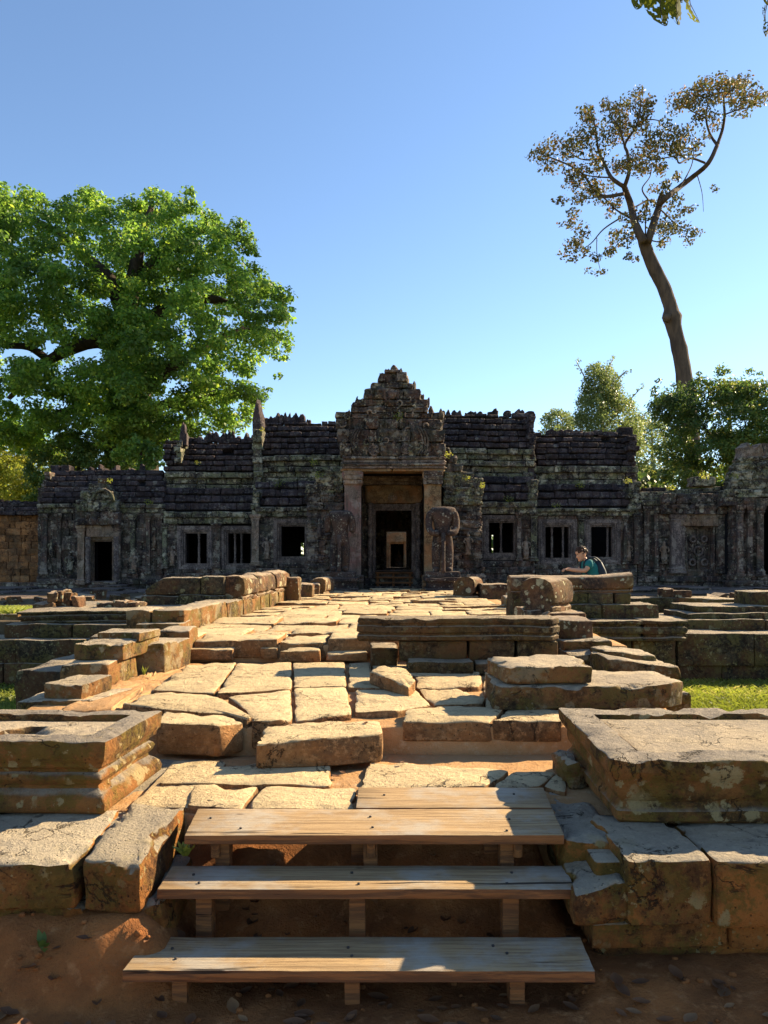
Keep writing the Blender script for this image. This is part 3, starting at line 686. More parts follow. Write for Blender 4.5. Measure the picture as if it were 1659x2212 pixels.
# ================================================================ wooden steps
random.seed(61)
W = thing('wooden_steps', (0, 3.0, -0.84), 'short flight of weathered plank steps climbing to the causeway', 'steps')
def plank(x0, x1, y0, y1, z, th=0.042, xb0=None, xb1=None):
    xb0 = x0 if xb0 is None else xb0; xb1 = x1 if xb1 is None else xb1
    org = Vector(((x0 + x1) / 2, (y0 + y1) / 2, z - th))
    me, o = prism_mesh([(x0, y0), (x1, y0), (xb1, y1), (xb0, y1)], z, z - th, r=0.006, rc=0.008, amp=0.0016, freq=2.5, res=0.05, edge_chip=0.003, origin=org)
    return link('plank', me, M['wood'], org, W)
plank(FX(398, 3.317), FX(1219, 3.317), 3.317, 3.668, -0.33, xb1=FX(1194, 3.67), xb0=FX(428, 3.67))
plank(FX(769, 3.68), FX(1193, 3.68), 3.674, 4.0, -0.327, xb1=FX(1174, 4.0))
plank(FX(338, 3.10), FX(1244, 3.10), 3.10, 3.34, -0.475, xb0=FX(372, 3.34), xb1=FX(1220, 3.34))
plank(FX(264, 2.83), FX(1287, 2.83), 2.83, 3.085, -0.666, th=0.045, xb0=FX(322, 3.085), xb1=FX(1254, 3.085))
for (pxs, yy, ztop, zbot, w) in (((480, 770, 800, 1072, 1095), 3.38, -0.372, -0.80, 0.065), ((440, 772, 1104), 3.16, -0.517, -0.80, 0.07), ((387, 760, 1118), 2.89, -0.711, -0.845, 0.06)):
    for k, px in enumerate(pxs):
        x = FX(px, yy); yk = yy + (0.16 * (k % 2) if len(pxs) == 5 else 0)
        block('post', quad(x - w / 2, x + w / 2, yk, yk + w * 1.2), ztop - 0.001, zbot, 'wood', W, r=0.005, rc=0.006, amp=0.003, res=0.06)
for px in (432, 775, 1100):
    x = FX(px, 3.3)
    block('bearer', [(x + 0.03, 3.36), (x + 0.075, 3.36), (x + 0.075, 3.72), (x + 0.03, 3.72)], -0.38, -0.45, 'wood', W, r=0.005, amp=0.003, res=0.08)
for (px, py, z) in ((455, 1768, -0.33), (520, 1790, -0.33), (800, 1765, -0.33), (805, 1788, -0.33), (1100, 1770, -0.33), (1095, 1795, -0.33), (830, 1718, -0.327), (1110, 1716, -0.327),
                    (418, 1890, -0.475), (430, 1908, -0.475), (760, 1886, -0.475), (775, 1910, -0.475), (1105, 1886, -0.475), (1095, 1909, -0.475),
                    (372, 2050, -0.666), (380, 2072, -0.666), (752, 2048, -0.666), (760, 2066, -0.666), (1065, 2044, -0.666), (1095, 2060, -0.666)):
    p = G(px, py, z); n = 8
    ring = lambda r, h: [Vector((r * math.cos(2 * math.pi * k / n), r * math.sin(2 * math.pi * k / n), h)) for k in range(n)]
    v, f = loft([ring(.006, -.004), ring(.0065, .003), ring(.003, .0045)])
    link('nail_head', mesh(v, f), M['iron'], p + Vector((0, 0, 0.002)), W)
# ================================================================ court behind the terraces
me, org = prism_mesh([(-40, 11.9), (-2.9, 11.9), (-2.3, 21.4), (-2.3, 26.5), (-40, 26.5)], -0.12, -0.9, r=0.05, amp=0.03, res=1.0)
tag(link('court_ground', me, M['court'], org), 'bare court on the left of the causeway', None, None, 'structure')
me, org = prism_mesh([(2.8, 11.9), (40, 11.9), (40, 26.5), (2.3, 26.5), (2.5, 21.4)], -0.12, -0.9, r=0.05, amp=0.03, res=1.0)
tag(link('court_ground', me, M['court'], org), 'bare court on the right of the causeway', None, None, 'structure')

def row_blocks(parent, name, x0, x1, y0, depth, z0, z1, mat, wmin, wmax, amp=0.018, r=0.03, res=0.09, jy=0.02, profile=None, gap=0.006):
    x = x0
    while x < x1 - 0.05:
        w = random.uniform(wmin, wmax)
        if x + w > x1 - wmin * 0.5: w = x1 - x
        j = random.uniform(-jy, jy)
        block(name, quad(x + gap, x + w - gap, y0 + j, y0 + depth), z1 + random.uniform(-.008, .008), z0, mat, parent, amp=amp, r=r, res=res, profile=profile)
        x += w

# ================================================================ terraces beside the causeway
MOULD = [(0, 0), (0, .12), (-.03, .18), (-.03, .3), (0, .36), (.012, .5), (0, .62), (-.03, .68), (-.03, .76), (.01, .84), (.012, .95)]
random.seed(71)
W = thing('side_terrace', (-5.0, 10.1, -0.85), 'mossy stepped terrace of dark blocks on the left of the causeway', 'terrace')
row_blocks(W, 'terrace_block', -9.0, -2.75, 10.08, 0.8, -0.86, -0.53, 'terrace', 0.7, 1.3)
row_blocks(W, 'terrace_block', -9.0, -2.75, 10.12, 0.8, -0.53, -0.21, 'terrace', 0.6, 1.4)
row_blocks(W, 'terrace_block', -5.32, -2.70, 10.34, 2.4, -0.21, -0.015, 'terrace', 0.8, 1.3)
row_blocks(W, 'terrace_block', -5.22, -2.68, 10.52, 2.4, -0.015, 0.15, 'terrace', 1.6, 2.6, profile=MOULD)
block('terrace_block', [(-3.3, 9.3), (-2.6, 9.2), (-2.55, 10.1), (-3.3, 10.1)], -0.02, -0.5, 'terrace', W, r=0.03, amp=0.02, res=0.08)
block('terrace_block', [(-3.4, 8.7), (-2.6, 8.6), (-2.55, 9.4), (-3.4, 9.4)], -0.35, -0.86, 'terrace', W, r=0.03, amp=0.02, res=0.1)
W = thing('broken_terrace', (-6.6, 12, -0.85), 'pale sunlit end of a broken terrace at the far left edge', 'terrace')
block('terrace_block', quad(-8.2, -6.08, 12.3, 13.6), -0.02, -0.45, 'curb', W, r=0.04, amp=0.02, res=0.12)
block('terrace_block', quad(-8.2, -6.0, 12.2, 13.6), -0.45, -0.86, 'curb', W, r=0.04, amp=0.02, res=0.12)

W = thing('side_terrace', (4.0, 10.4, -0.85), 'low stepped terrace with lichened front row, below the lichened rail', 'terrace')
row_blocks(W, 'terrace_block', 2.75, 4.12, 10.42, 1.0, -0.86, -0.24, 'terrace', 0.55, 0.8)
row_blocks(W, 'terrace_block', 2.65, 4.22, 10.30, 1.6, -0.24, 0.03, 'terrace', 0.8, 1.15, profile=MOULD)
row_blocks(W, 'terrace_block', 4.1, 7.2, 11.0, 1.4, -0.5, -0.02, 'curb', 0.7, 1.0, r=0.04)
W = thing('side_terrace', (6.0, 10.6, -0.85), 'larger stepped terrace of squared dark blocks at the right edge', 'terrace')
row_blocks(W, 'terrace_block', 4.18, 9.0, 10.55, 1.0, -0.86, -0.62, 'terrace', 0.6, 0.95)
row_blocks(W, 'terrace_block', 4.15, 9.0, 10.50, 1.0, -0.62, -0.16, 'terrace', 0.75, 1.1)
row_blocks(W, 'terrace_block', 4.35, 9.0, 10.95, 1.0, -0.16, -0.01, 'terrace', 1.2, 2.0)
row_blocks(W, 'terrace_block', 4.55, 9.0, 11.1, 1.0, -0.01, 0.085, 'terrace', 1.2, 2.0)
row_blocks(W, 'terrace_block', 4.72, 9.0, 11.25, 1.0, 0.085, 0.175, 'terrace', 1.2, 2.0)
row_blocks(W, 'terrace_block', 5.68, 9.0, 11.45, 0.6, 0.175, 0.385, 'terrace', 0.7, 1.0)
W = thing('terrace_curb', (4.8, 13.5, -0.12), 'low curb of dark stones crossing the court behind the stepped terraces', 'stone curb')
row_blocks(W, 'curb_stone', 4.45, 5.35, 13.5, 0.5, -0.12, 0.19, 'terrace', 0.9, 1.0)
block('curb_stone', [(5.38, 13.5), (7.2, 11.9), (7.5, 12.2), (5.6, 13.95)], 0.19, -0.13, 'curb', W, amp=0.02, r=0.03, res=0.12)
for (a, c, t) in ((1430, 1456, 1273), (1454, 1492, 1276)):
    b = block('loose_block', quad(FX(a, 13.55), FX(c, 13.55), 13.55, 13.85, j=0.03), FZ(t, 13.55), 0.18, 'rail', amp=0.03, r=0.04, res=0.06)
    tag(b, {1430: 'small upright stone lying on the court curb, the nearer to the person', 1454: 'low rounded stone lying on the court curb, farther from the person'}[a], 'stone')

# ================================================================ naga rail pieces
def rail(name, p0, p1, z0, z1, width, mat, parent=None, up=0.0, n=9, amp=0.014, tip=0.0, res=0.12, groove=True):
    p0, p1 = Vector((*p0, 0)), Vector((*p1, 0)); L = (p1 - p0).length; t = (p1 - p0) / L; s = Vector((-t.y, t.x, 0))
    H = z1 - z0; w = width / 2
    sec = [(-w * .92, 0), (-w * .92, .10), (-w * .80, .13), (-w * .80, .19), (-w, .24), (-w * 1.04, .42), (-w * 1.02, .66), (-w * .90, .85), (-w * .55, .97), (0, 1.0)]
    sec = sec + [(-a, b) for a, b in reversed(sec[:-1])]
    m = max(3, int(L / res)); rings = []; sd = random.uniform(0, 50)
    for i in range(m + 1):
        u = i / m
        end = min(1.0, min(u, 1 - u) * L / 0.05)
        k = 0.9 + 0.1 * math.sqrt(max(0, end))
        lift = up * max(0, (u - 0.62) / 0.38) ** 2
        top = 1.0 + tip * max(0, (u - 0.7) / 0.3) ** 1.5
        rg = []
        for (a, b) in sec:
            q = p0 + t * (u * L) + s * (a * k) + Vector((0, 0, z0 + b * H * top * (0.93 + 0.07 * k) + lift * (0.3 + 0.7 * b)))
            rg.append(q + rough_vec(q, amp, 2.6, sd))
        rings.append(rg)
    if area2([(a, b) for a, b in sec]) > 0: pass
    G_ = Geo().add(loft(rings))
    o = G_.obj(name, mat, (p0.x, p0.y, z0), parent); o.data.set_sharp_from_angle(angle=math.radians(50))
    return o
random.seed(81)
# right of the causeway
W = thing('naga_rail', (2.7, 10.9, 0), 'long lichen-blotched naga rail with upturned end on stacked base blocks, before the person', 'stone rail')
rail('rail_body', (FX(1103, 10.9), 11.05), (FX(1366, 10.9), 11.05), 0.392, 0.655, 0.42, 'rail', W, up=0.02, tip=0.12)
row_blocks(W, 'base_block', FX(1200, 10.9), FX(1362, 10.9), 10.86, 0.5, 0.235, 0.392, 'terrace', 0.35, 0.6)
row_blocks(W, 'base_block', FX(1204, 10.75), FX(1424, 10.75), 10.72, 0.8, 0.0, 0.237, 'terrace', 0.6, 1.0)
row_blocks(W, 'base_block', FX(1103, 11.0), FX(1200, 11.0), 10.9, 0.5, 0.0, 0.39, 'terrace', 0.35, 0.6)
b = rail('naga_block', (1.92, 9.25), (2.28, 9.75), 0.25, 0.675, 0.46, 'rail', None, amp=0.03, res=0.06)
tag(b, 'barrel-shaped rail block with broken chalky end, in front of the long lichened rail', 'rail block')
b = block('base_slab', quad(FX(1188, 8.9), FX(1270, 8.9), 8.95, 10.1), 0.25, -0.1, 'rail', r=0.05, amp=0.03, res=0.08)
tag(b, 'rough slab beneath the barrel-shaped rail block right of the causeway', 'stone slab')
b = block('base_slab', quad(1.78, 2.06, 9.2, 10.2), 0.245, 0.0, 'rail', r=0.05, amp=0.03, res=0.08)
tag(b, 'narrow slab on the paving under the barrel-shaped rail block', 'stone slab')
W = thing('stone_curb', (2.5, 12.5, 0), 'low row of squared curb stones on the right edge of the causeway', 'stone curb')
for (y0, y1, zt, dx) in ((10.55, 11.2, .15, .04), (11.25, 11.95, .2, 0), (12.0, 12.75, .185, .03), (12.8, 13.5, .2, -.02), (13.6, 14.5, .17, .03)):
    block('curb_stone', quad(2.26 + dx, 2.85, y0, y1), zt, -0.1, 'curb', W, r=0.05, amp=0.025, res=0.08)
b = rail('naga_block', (FX(1000, 17.3) , 17.1), (FX(1030, 17.3), 18.1), 0.0, 0.45, 0.5, 'rail', None, amp=0.05, res=0.08)
tag(b, 'fallen rounded rail block beside the right guardian statue', 'rail block')
b = block('small_block', quad(FX(982, 17.4), FX(1000, 17.4), 17.2, 17.8), 0.33, -0.02, 'rail', r=0.05, amp=0.03, res=0.08)
tag(b, 'small squared stone tucked against the fallen rail block near the right statue', 'stone')
b = block('flat_block', quad(FX(1042, 16.7), FX(1102, 16.7), 16.7, 17.5), 0.31, -0.02, 'rail', r=0.03, amp=0.02, res=0.1)
tag(b, 'flat squared slab on the court edge left of the long lichened rail', 'stone slab')
b = block('flat_block', quad(FX(1075, 19.5), FX(1130, 19.5), 19.3, 20.3), 0.2, -0.1, 'rail', r=0.03, amp=0.02, res=0.12)
tag(b, 'low slab in the court close to the right side of the gate porch', 'stone slab')

# left of the causeway
W = thing('stone_curb', (-2.4, 11, 0), 'long low curb of heavy stones along the left edge of the causeway', 'stone curb')
def lx(y): return -2.53 + 0.0738 * (y - 8.76)
block('curb_stone', [(-3.05, 9.1), (lx(9.1), 9.05), (lx(9.5), 9.5), (-3.05, 9.5)], 0.112, -0.1, 'curb', W, r=0.04, amp=0.025, res=0.06)
for (y0, y1, zt, w) in ((9.28, 11.15, .255, .42), (11.18, 12.05, .245, .55), (12.08, 13.2, .24, .5), (13.25, 13.9, .24, .5), (13.95, 14.7, .25, .5), (14.75, 15.9, .24, .5)):
    block('curb_stone', [(lx(y0) - w, y0), (lx(y0), y0), (lx(y1), y1), (lx(y1) - w, y1)], zt, -0.12, 'curb', W, r=0.045, amp=0.014, res=0.07, edge_chip=0.03)
block('curb_stone', [(-3.25, 9.32), (-2.92, 9.3), (-2.92, 9.9), (-3.25, 9.9)], 0.25, -0.1, 'curb', W, r=0.05, amp=0.03, res=0.06)
W = thing('naga_rail', (-3.2, 12.0, 0.15), 'dark two-block rail length with sloping left end, across the left terrace', 'stone rail')
RD = 11.95
me, org = prism_mesh([(FX(312, RD), RD + .02), (FX(432, RD), RD), (FX(432, RD), RD + .45), (FX(312, RD), RD + .45)], FZ(1247, RD), FZ(1285, RD), r=0.06, amp=0.016, res=0.06)
for v in me.vertices:                                  # sloping broken left end
    k = (v.co.x + org.x) - FX(312, RD)
    if k < .32: v.co.z *= 1 - .75 * (1 - k / .32) ** 1.2
link('rail_block', me, M['terrace'], org, W)
block('rail_block', [(FX(434, RD), RD + .02), (FX(484, RD), RD), (FX(484, RD), RD + .45), (FX(434, RD), RD + .45)], FZ(1246, RD), FZ(1285, RD), 'terrace', W, r=0.06, amp=0.016, res=0.06)
row_blocks(W, 'base_block', FX(307, RD), FX(486, RD), RD - .04, 0.6, 0.10, FZ(1286, RD), 'terrace', 0.5, 0.8)
nb = [(12.1, 13.05, 0.39, 'barrel-shaped rail block with a big white lichen blotch on its end', .50),
      (13.15, 14.45, 0.41, 'rounded rail block with carved collar, second along the left curb', .46),
      (14.6, 15.8, 0.42, 'rounded rail block with ribbed base, third along the left curb', .48)]
for (y0, y1, h, lab, w) in nb:
    b = rail('naga_block', (lx(y0) - 0.22, y0), (lx(y1) - 0.22, y1), 0.225, 0.225 + h, w, 'rail', None, amp=0.025, res=0.07)
    tag(b, lab, 'rail block', 'rail blocks along the left curb')
for (a, c, t, bt, dep, lab) in ((616, 645, 1247, 1300, .5, 'upright dark cube-like stone ending the left row of rail blocks'),
                          (640, 674, 1262, 1292, .6, 'low rounded stone just past the left row of rail blocks'),
                          (668, 690, 1261, 1287, .7, 'ribbed low stone near the foot of the left guardian statue')):
    d = K * ZC / (bt - HY)
    b = block('rail_stone', quad(FX(a, d), FX(c, d), d, d + dep), FZ(t, d), -0.02, 'rail', r=0.08, rc=0.07, amp=0.03, res=0.07)
    tag(b, lab, 'stone', 'rail blocks along the left curb')
b = rail('naga_block', (FX(690, 18.6), 18.0), (FX(706, 19.6), 19.6), 0.0, 0.42, 0.42, 'rail', None, amp=0.03, res=0.1)
tag(b, 'curled rail end beside the pedestal of the left guardian statue', 'rail block')
# rubble heap on the left terrace
random.seed(91)
rub = [(75, 118, 1300, 1318, 'flat base stone of the small rubble heap on the left terrace'), (100, 122, 1279, 1301, 'tilted squared stone in the small rubble heap, leftmost upright'),
       (118, 130, 1276, 1300, 'thin upright stone in the middle of the small rubble heap'), (122, 152, 1282, 1317, 'lichened carved lion-like stone, biggest of the small rubble heap'),
       (152, 166, 1289, 1316, 'rounded stone at the right end of the small rubble heap'), (200, 246, 1303, 1319, 'sunlit low stone lying on the terrace right of the rubble heap'),
       (243, 272, 1298, 1315, 'broken curved stone lying against the two-block rail'), (270, 300, 1301, 1314, 'small chipped stone beside the broken curved stone')]
for (a, c, t, bt, lab) in rub:
    d = 11.3
    b = block('rubble_stone', quad(FX(a, d), FX(c, d), d + random.uniform(-.1, .1), d + random.uniform(.25, .4), j=0.03), FZ(t, d), max(0.14, FZ(bt, d)), 'rail', r=0.05, rc=0.05, amp=0.04, freq=4, res=0.05)
    tag(b, lab, 'stone', 'rubble on the left terrace')
# ================================================================ the temple gate
random.seed(101)
counts_ = {}
def ustone(parent, name, x0, x1, z0, z1, y, depth, mat, kind='plain', tilt=0.0, jy=0.02, jr=0.006):
    w, h = x1 - x0, z1 - z0
    if name == 'roof_stone' and random.random() < .025: return None
    sag = .05 * noise.noise(Vector((x0 * .45, y * .3, 1.7))) if name in ('roof_stone', 'eave_stone', 'frieze_stone', 'cornice_stone', 'gable_stone') else 0
    z0 += sag; z1 += sag
    key = (parent.name, name); counts_[key] = counts_.get(key, 0) + 1
    return link(name, variant(mat, kind), None, ((x0 + x1) / 2, y + depth / 2 + random.uniform(-jy, jy), (z0 + z1) / 2), parent,
                rot=(tilt + random.uniform(-jr, jr), random.uniform(-jr, jr) * 0.6, random.uniform(-jr, jr)), scale=(w - 0.006, depth, h - 0.004))
def course(parent, name, px0, px1, py0, py1, Y, mat, w, depth=0.42, kind='plain', tilt=0.0, openings=(), jy=0.02, ragged=0.0, hvar=0.0, jr=0.006, wj=0.35):
    """one course of stones between photo columns px0..px1 and rows py0..py1 at depth Y, leaving the openings free"""
    pm = (py0 + py1) / 2
    spans = [(px0 + random.uniform(-ragged, ragged), px1 + random.uniform(-ragged, ragged))]
    for (a, b, c, d) in openings:
        if c < pm < d:
            ns = []
            for (s, e) in spans:
                if b <= s or a >= e: ns.append((s, e)); continue
                if a > s: ns.append((s, a))
                if b < e: ns.append((b, e))
            spans = ns
    z0, z1 = FZ(py1, Y), FZ(py0, Y)
    for (s, e) in spans:
        x, xe = FX(s, Y), FX(e, Y)
        if xe - x < 0.03: continue
        n = max(1, int(round((xe - x) / w)))
        cuts = [x + (xe - x) * (i + (random.uniform(-wj, wj) if 0 < i < n else 0)) / n for i in range(n + 1)]
        for i in range(n):
            dz = random.uniform(0, hvar)
            ustone(parent, name, cuts[i], cuts[i + 1], z0, z1 - dz, Y, depth, mat, kind, tilt, jy, jr)
def courses(parent, name, px0, px1, py0, py1, n, Y, mat, w, **kw):
    ys = [py0 + (py1 - py0) * i / n for i in range(n + 1)]
    for i in range(n): course(parent, name, px0, px1, ys[i], ys[i + 1], Y, mat, w, **kw)
def wall_core(parent, px0, px1, py0, py1, Y, th, openings, mat='mortar', name='wall_core', Yref=None):
    Yr = Y if Yref is None else Yref
    xs = sorted(set([px0, px1] + [v for o in openings for v in o[:2] if px0 < v < px1])); ys = sorted(set([py0, py1] + [v for o in openings for v in o[2:] if py0 < v < py1]))
    bs = []
    for i in range(len(xs) - 1):
        for j in range(len(ys) - 1):
            mx, my = (xs[i] + xs[i + 1]) / 2, (ys[j] + ys[j + 1]) / 2
            if any(o[0] < mx < o[1] and o[2] < my < o[3] for o in openings): continue
            bs.append((FX(xs[i], Yr), FX(xs[i + 1], Yr), Y, Y + th, FZ(ys[j + 1], Yr), FZ(ys[j], Yr)))
    return boxes(name, bs, mat, parent)
def extrude_x(parent, name, prof, x0, x1, mat):
    r0 = [Vector((x0, y, z)) for y, z in prof]; r1 = [Vector((x1, y, z)) for y, z in prof]
    return Geo().add(loft([r0, r1])).obj(name, mat, (x0, prof[0][0], prof[0][1]), parent, False)
def frame_boxes(px0, px1, py0, py1, Y, steps):
    """nested square frame round an opening; steps: [(width_px, projection_m)] from the opening outwards"""
    bs = []; a, b, c, d = px0, px1, py0, py1
    for (w, pr) in steps:
        A, B, C_, D = a - w, b + w, c - w, d + w
        y0, y1 = Y - pr, Y + 0.3
        bs += [(FX(A, Y), FX(a, Y), y0, y1, FZ(d, Y), FZ(c, Y)), (FX(b, Y), FX(B, Y), y0, y1, FZ(d, Y), FZ(c, Y)),
               (FX(A, Y), FX(B, Y), y0, y1, FZ(c, Y), FZ(C_, Y)), (FX(A, Y), FX(B, Y), y0, y1, FZ(D, Y), FZ(d, Y))]
        a, b, c, d = A, B, C_, D
    return bs
def window(parent, px0, px1, py0, py1, Y, bars=(), mat='temple_frame', name='window_frame'):
    o = boxes(name, frame_boxes(px0, px1, py0, py1, Y, [(3.5, -0.05), (4, 0.02), (4.5, 0.06), (4, 0.03)]), mat, parent)
    for bx_ in bars:
        x = FX(bx_, Y + 0.18); z0, z1 = FZ(py1, Y), FZ(py0, Y)
        prof = [(0, .05), (.06, .05), (.09, .035), (.14, .05), (.2, .032), (.5, .042), (.8, .032), (.86, .05), (.91, .035), (.94, .05), (1, .05)]
        rings = [[Vector((x + r * math.cos(k * .785), Y + .18 + r * math.sin(k * .785), z0 + u * (z1 - z0))) for k in range(8)] for u, r in prof]
        Geo().add(loft(rings)).obj('baluster', mat, (x, Y + .18, z0), o)
    return o
def pilaster(parent, px0, px1, py0, py1, Y, proj=0.1, mat='temple', name='pilaster', mould=(0.08, 0.1)):
    """flat pier with stacked mouldings at head and foot, worn"""
    x0, x1 = FX(px0, Y), FX(px1, Y); z0, z1 = FZ(py1, Y), FZ(py0, Y); H = z1 - z0
    rows = [(0, .05), (.035, .05), (.04, .02), (.07, .035), (.085, .01), (.10, .0), (.88, .0), (.89, .012), (.91, .03), (.925, .01), (.94, .035), (.97, .06), (1, .06)]
    rings = []
    sd = random.uniform(0, 90)
    for (u, o) in rows:
        z = z0 + u * H
        ring = []
        for (x, y) in ((x0 - o, Y - proj - o), ((x0 + x1) / 2, Y - proj - o), (x1 + o, Y - proj - o), (x1 + o, Y + .25), (x0 - o, Y + .25)):
            q = Vector((x, y, z)); ring.append(q + rough_vec(q, 0.014, 3.0, sd))
        rings.append(ring)
    return Geo().add(loft(rings)).obj(name, mat, ((x0 + x1) / 2, Y, z0), parent, False)
def relief_mesh():
    """small standing devata in half relief, unit height"""
    rows = [(0, .16, .06), (.03, .17, .07), (.06, .12, .08), (.30, .135, .085), (.46, .14, .10), (.52, .11, .10), (.60, .10, .09), (.70, .135, .10), (.755, .15, .09),
            (.785, .06, .07), (.80, .05, .07), (.82, .065, .085), (.87, .07, .09), (.90, .06, .08), (.92, .075, .06), (.96, .04, .045), (1.0, .01, .015)]
    rings = [[Vector((w * math.cos(a), -t * math.sin(a) if math.sin(a) > 0 else 0.02, u)) for a in [i * 2 * math.pi / 12 for i in range(12)]] for u, w, t in rows]
    g_ = Geo().add(loft(rings))
    for s in (-1, 1):
        g_.add(tube_geo([(s * .14, -.05, .73), (s * .21, -.07, .58), (s * .12, -.11, .50)], [.04, .035, .03], 6))
        g_.add(tube_geo([(s * .06, -.05, .10), (s * .065, -.06, .30)], [.05, .06], 6))
    return mesh(g_.V, g_.F)
REL = {}
def devata(parent, px, py_top, py_bot, Y, mat='temple_pale', niche=True):
    if mat not in REL:
        REL[mat] = relief_mesh(); REL[mat].materials.append(M[mat])
    h = (py_bot - py_top) * Y / K
    o = link('devata_relief', REL[mat], None, (FX(px, Y), Y - 0.02, FZ(py_bot, Y)), parent, scale=(h * 0.95, h * 0.9, h))
    return o
def crest_mesh(seed):
    """crest stones: pointed leaf, broken stump, rounded lump, twin lobes, leaning shard"""
    random.seed(seed + 400)
    O = [[(-.5, 0), (.5, 0), (.5, .4), (.34, .62), (.2, .86), (0, 1), (-.2, .84), (-.36, .6), (-.5, .4)],
         [(-.5, 0), (.5, 0), (.52, .45), (.3, .62), (.05, .5), (-.2, .66), (-.5, .5)],
         [(-.5, 0), (.5, 0), (.55, .35), (.42, .7), (.12, .86), (-.2, .8), (-.46, .6), (-.54, .3)],
         [(-.6, 0), (.6, 0), (.58, .5), (.4, .85), (.22, .7), (.05, .55), (-.2, .72), (-.32, .9), (-.55, .6)],
         [(-.5, 0), (.5, 0), (.5, .5), (.4, .95), (.15, .8), (-.1, .55), (-.45, .5)]][seed % 5]
    ol = []
    for i in range(len(O)):
        a, b = O[i], O[(i + 1) % len(O)]
        for t in (0, .5):
            ol.append((a[0] + (b[0] - a[0]) * t + random.uniform(-.05, .05), max(0, a[1] + (b[1] - a[1]) * t + random.uniform(-.04, .05)) if a[1] + b[1] > 0 else 0))
    r = [[Vector((a * k, y + random.uniform(-.05, .05), b * (1 if k == 1 else .94))) for a, b in ol] for y, k in ((-.5, .84), (-.34, 1), (.34, 1), (.5, .84))]
    v, f = loft(r)
    return mesh(v, f, False)
CR = {}
def crest(parent, px0, px1, py_top, py_base, Y, mat='temple_roof', name='crest_stone', dep=0.3, kinds=None):
    if mat not in CR:
        st = random.getstate(); CR[mat] = [crest_mesh(s) for s in range(10)]; random.setstate(st)
        for m in CR[mat]: m.materials.append(M[mat])
    z0, z1 = FZ(py_base, Y), FZ(py_top, Y)
    return link(name, CR[mat][random.choice((0, 5))] if name == 'gable_finial' else random.choice(CR[mat]), None, (FX((px0 + px1) / 2, Y), Y, z0 - 0.02), parent, rot=(random.uniform(-.06, .06), random.uniform(-.10, .10) if name == 'crest_stone' else 0, random.uniform(-.2, .2)),
                scale=((FX(px1, Y) - FX(px0, Y)) * (random.uniform(.75, 1.3) if name == 'crest_stone' else 1), dep, (z1 - z0) * (random.uniform(.55, 1.2) if name == 'crest_stone' else 1) + 0.02))

TG = thing('temple_gate', (0.25, 21.6, -0.12), 'dark ruined sandstone gate with stepped central pediment, vaulted roofs and square windows', 'temple gate')

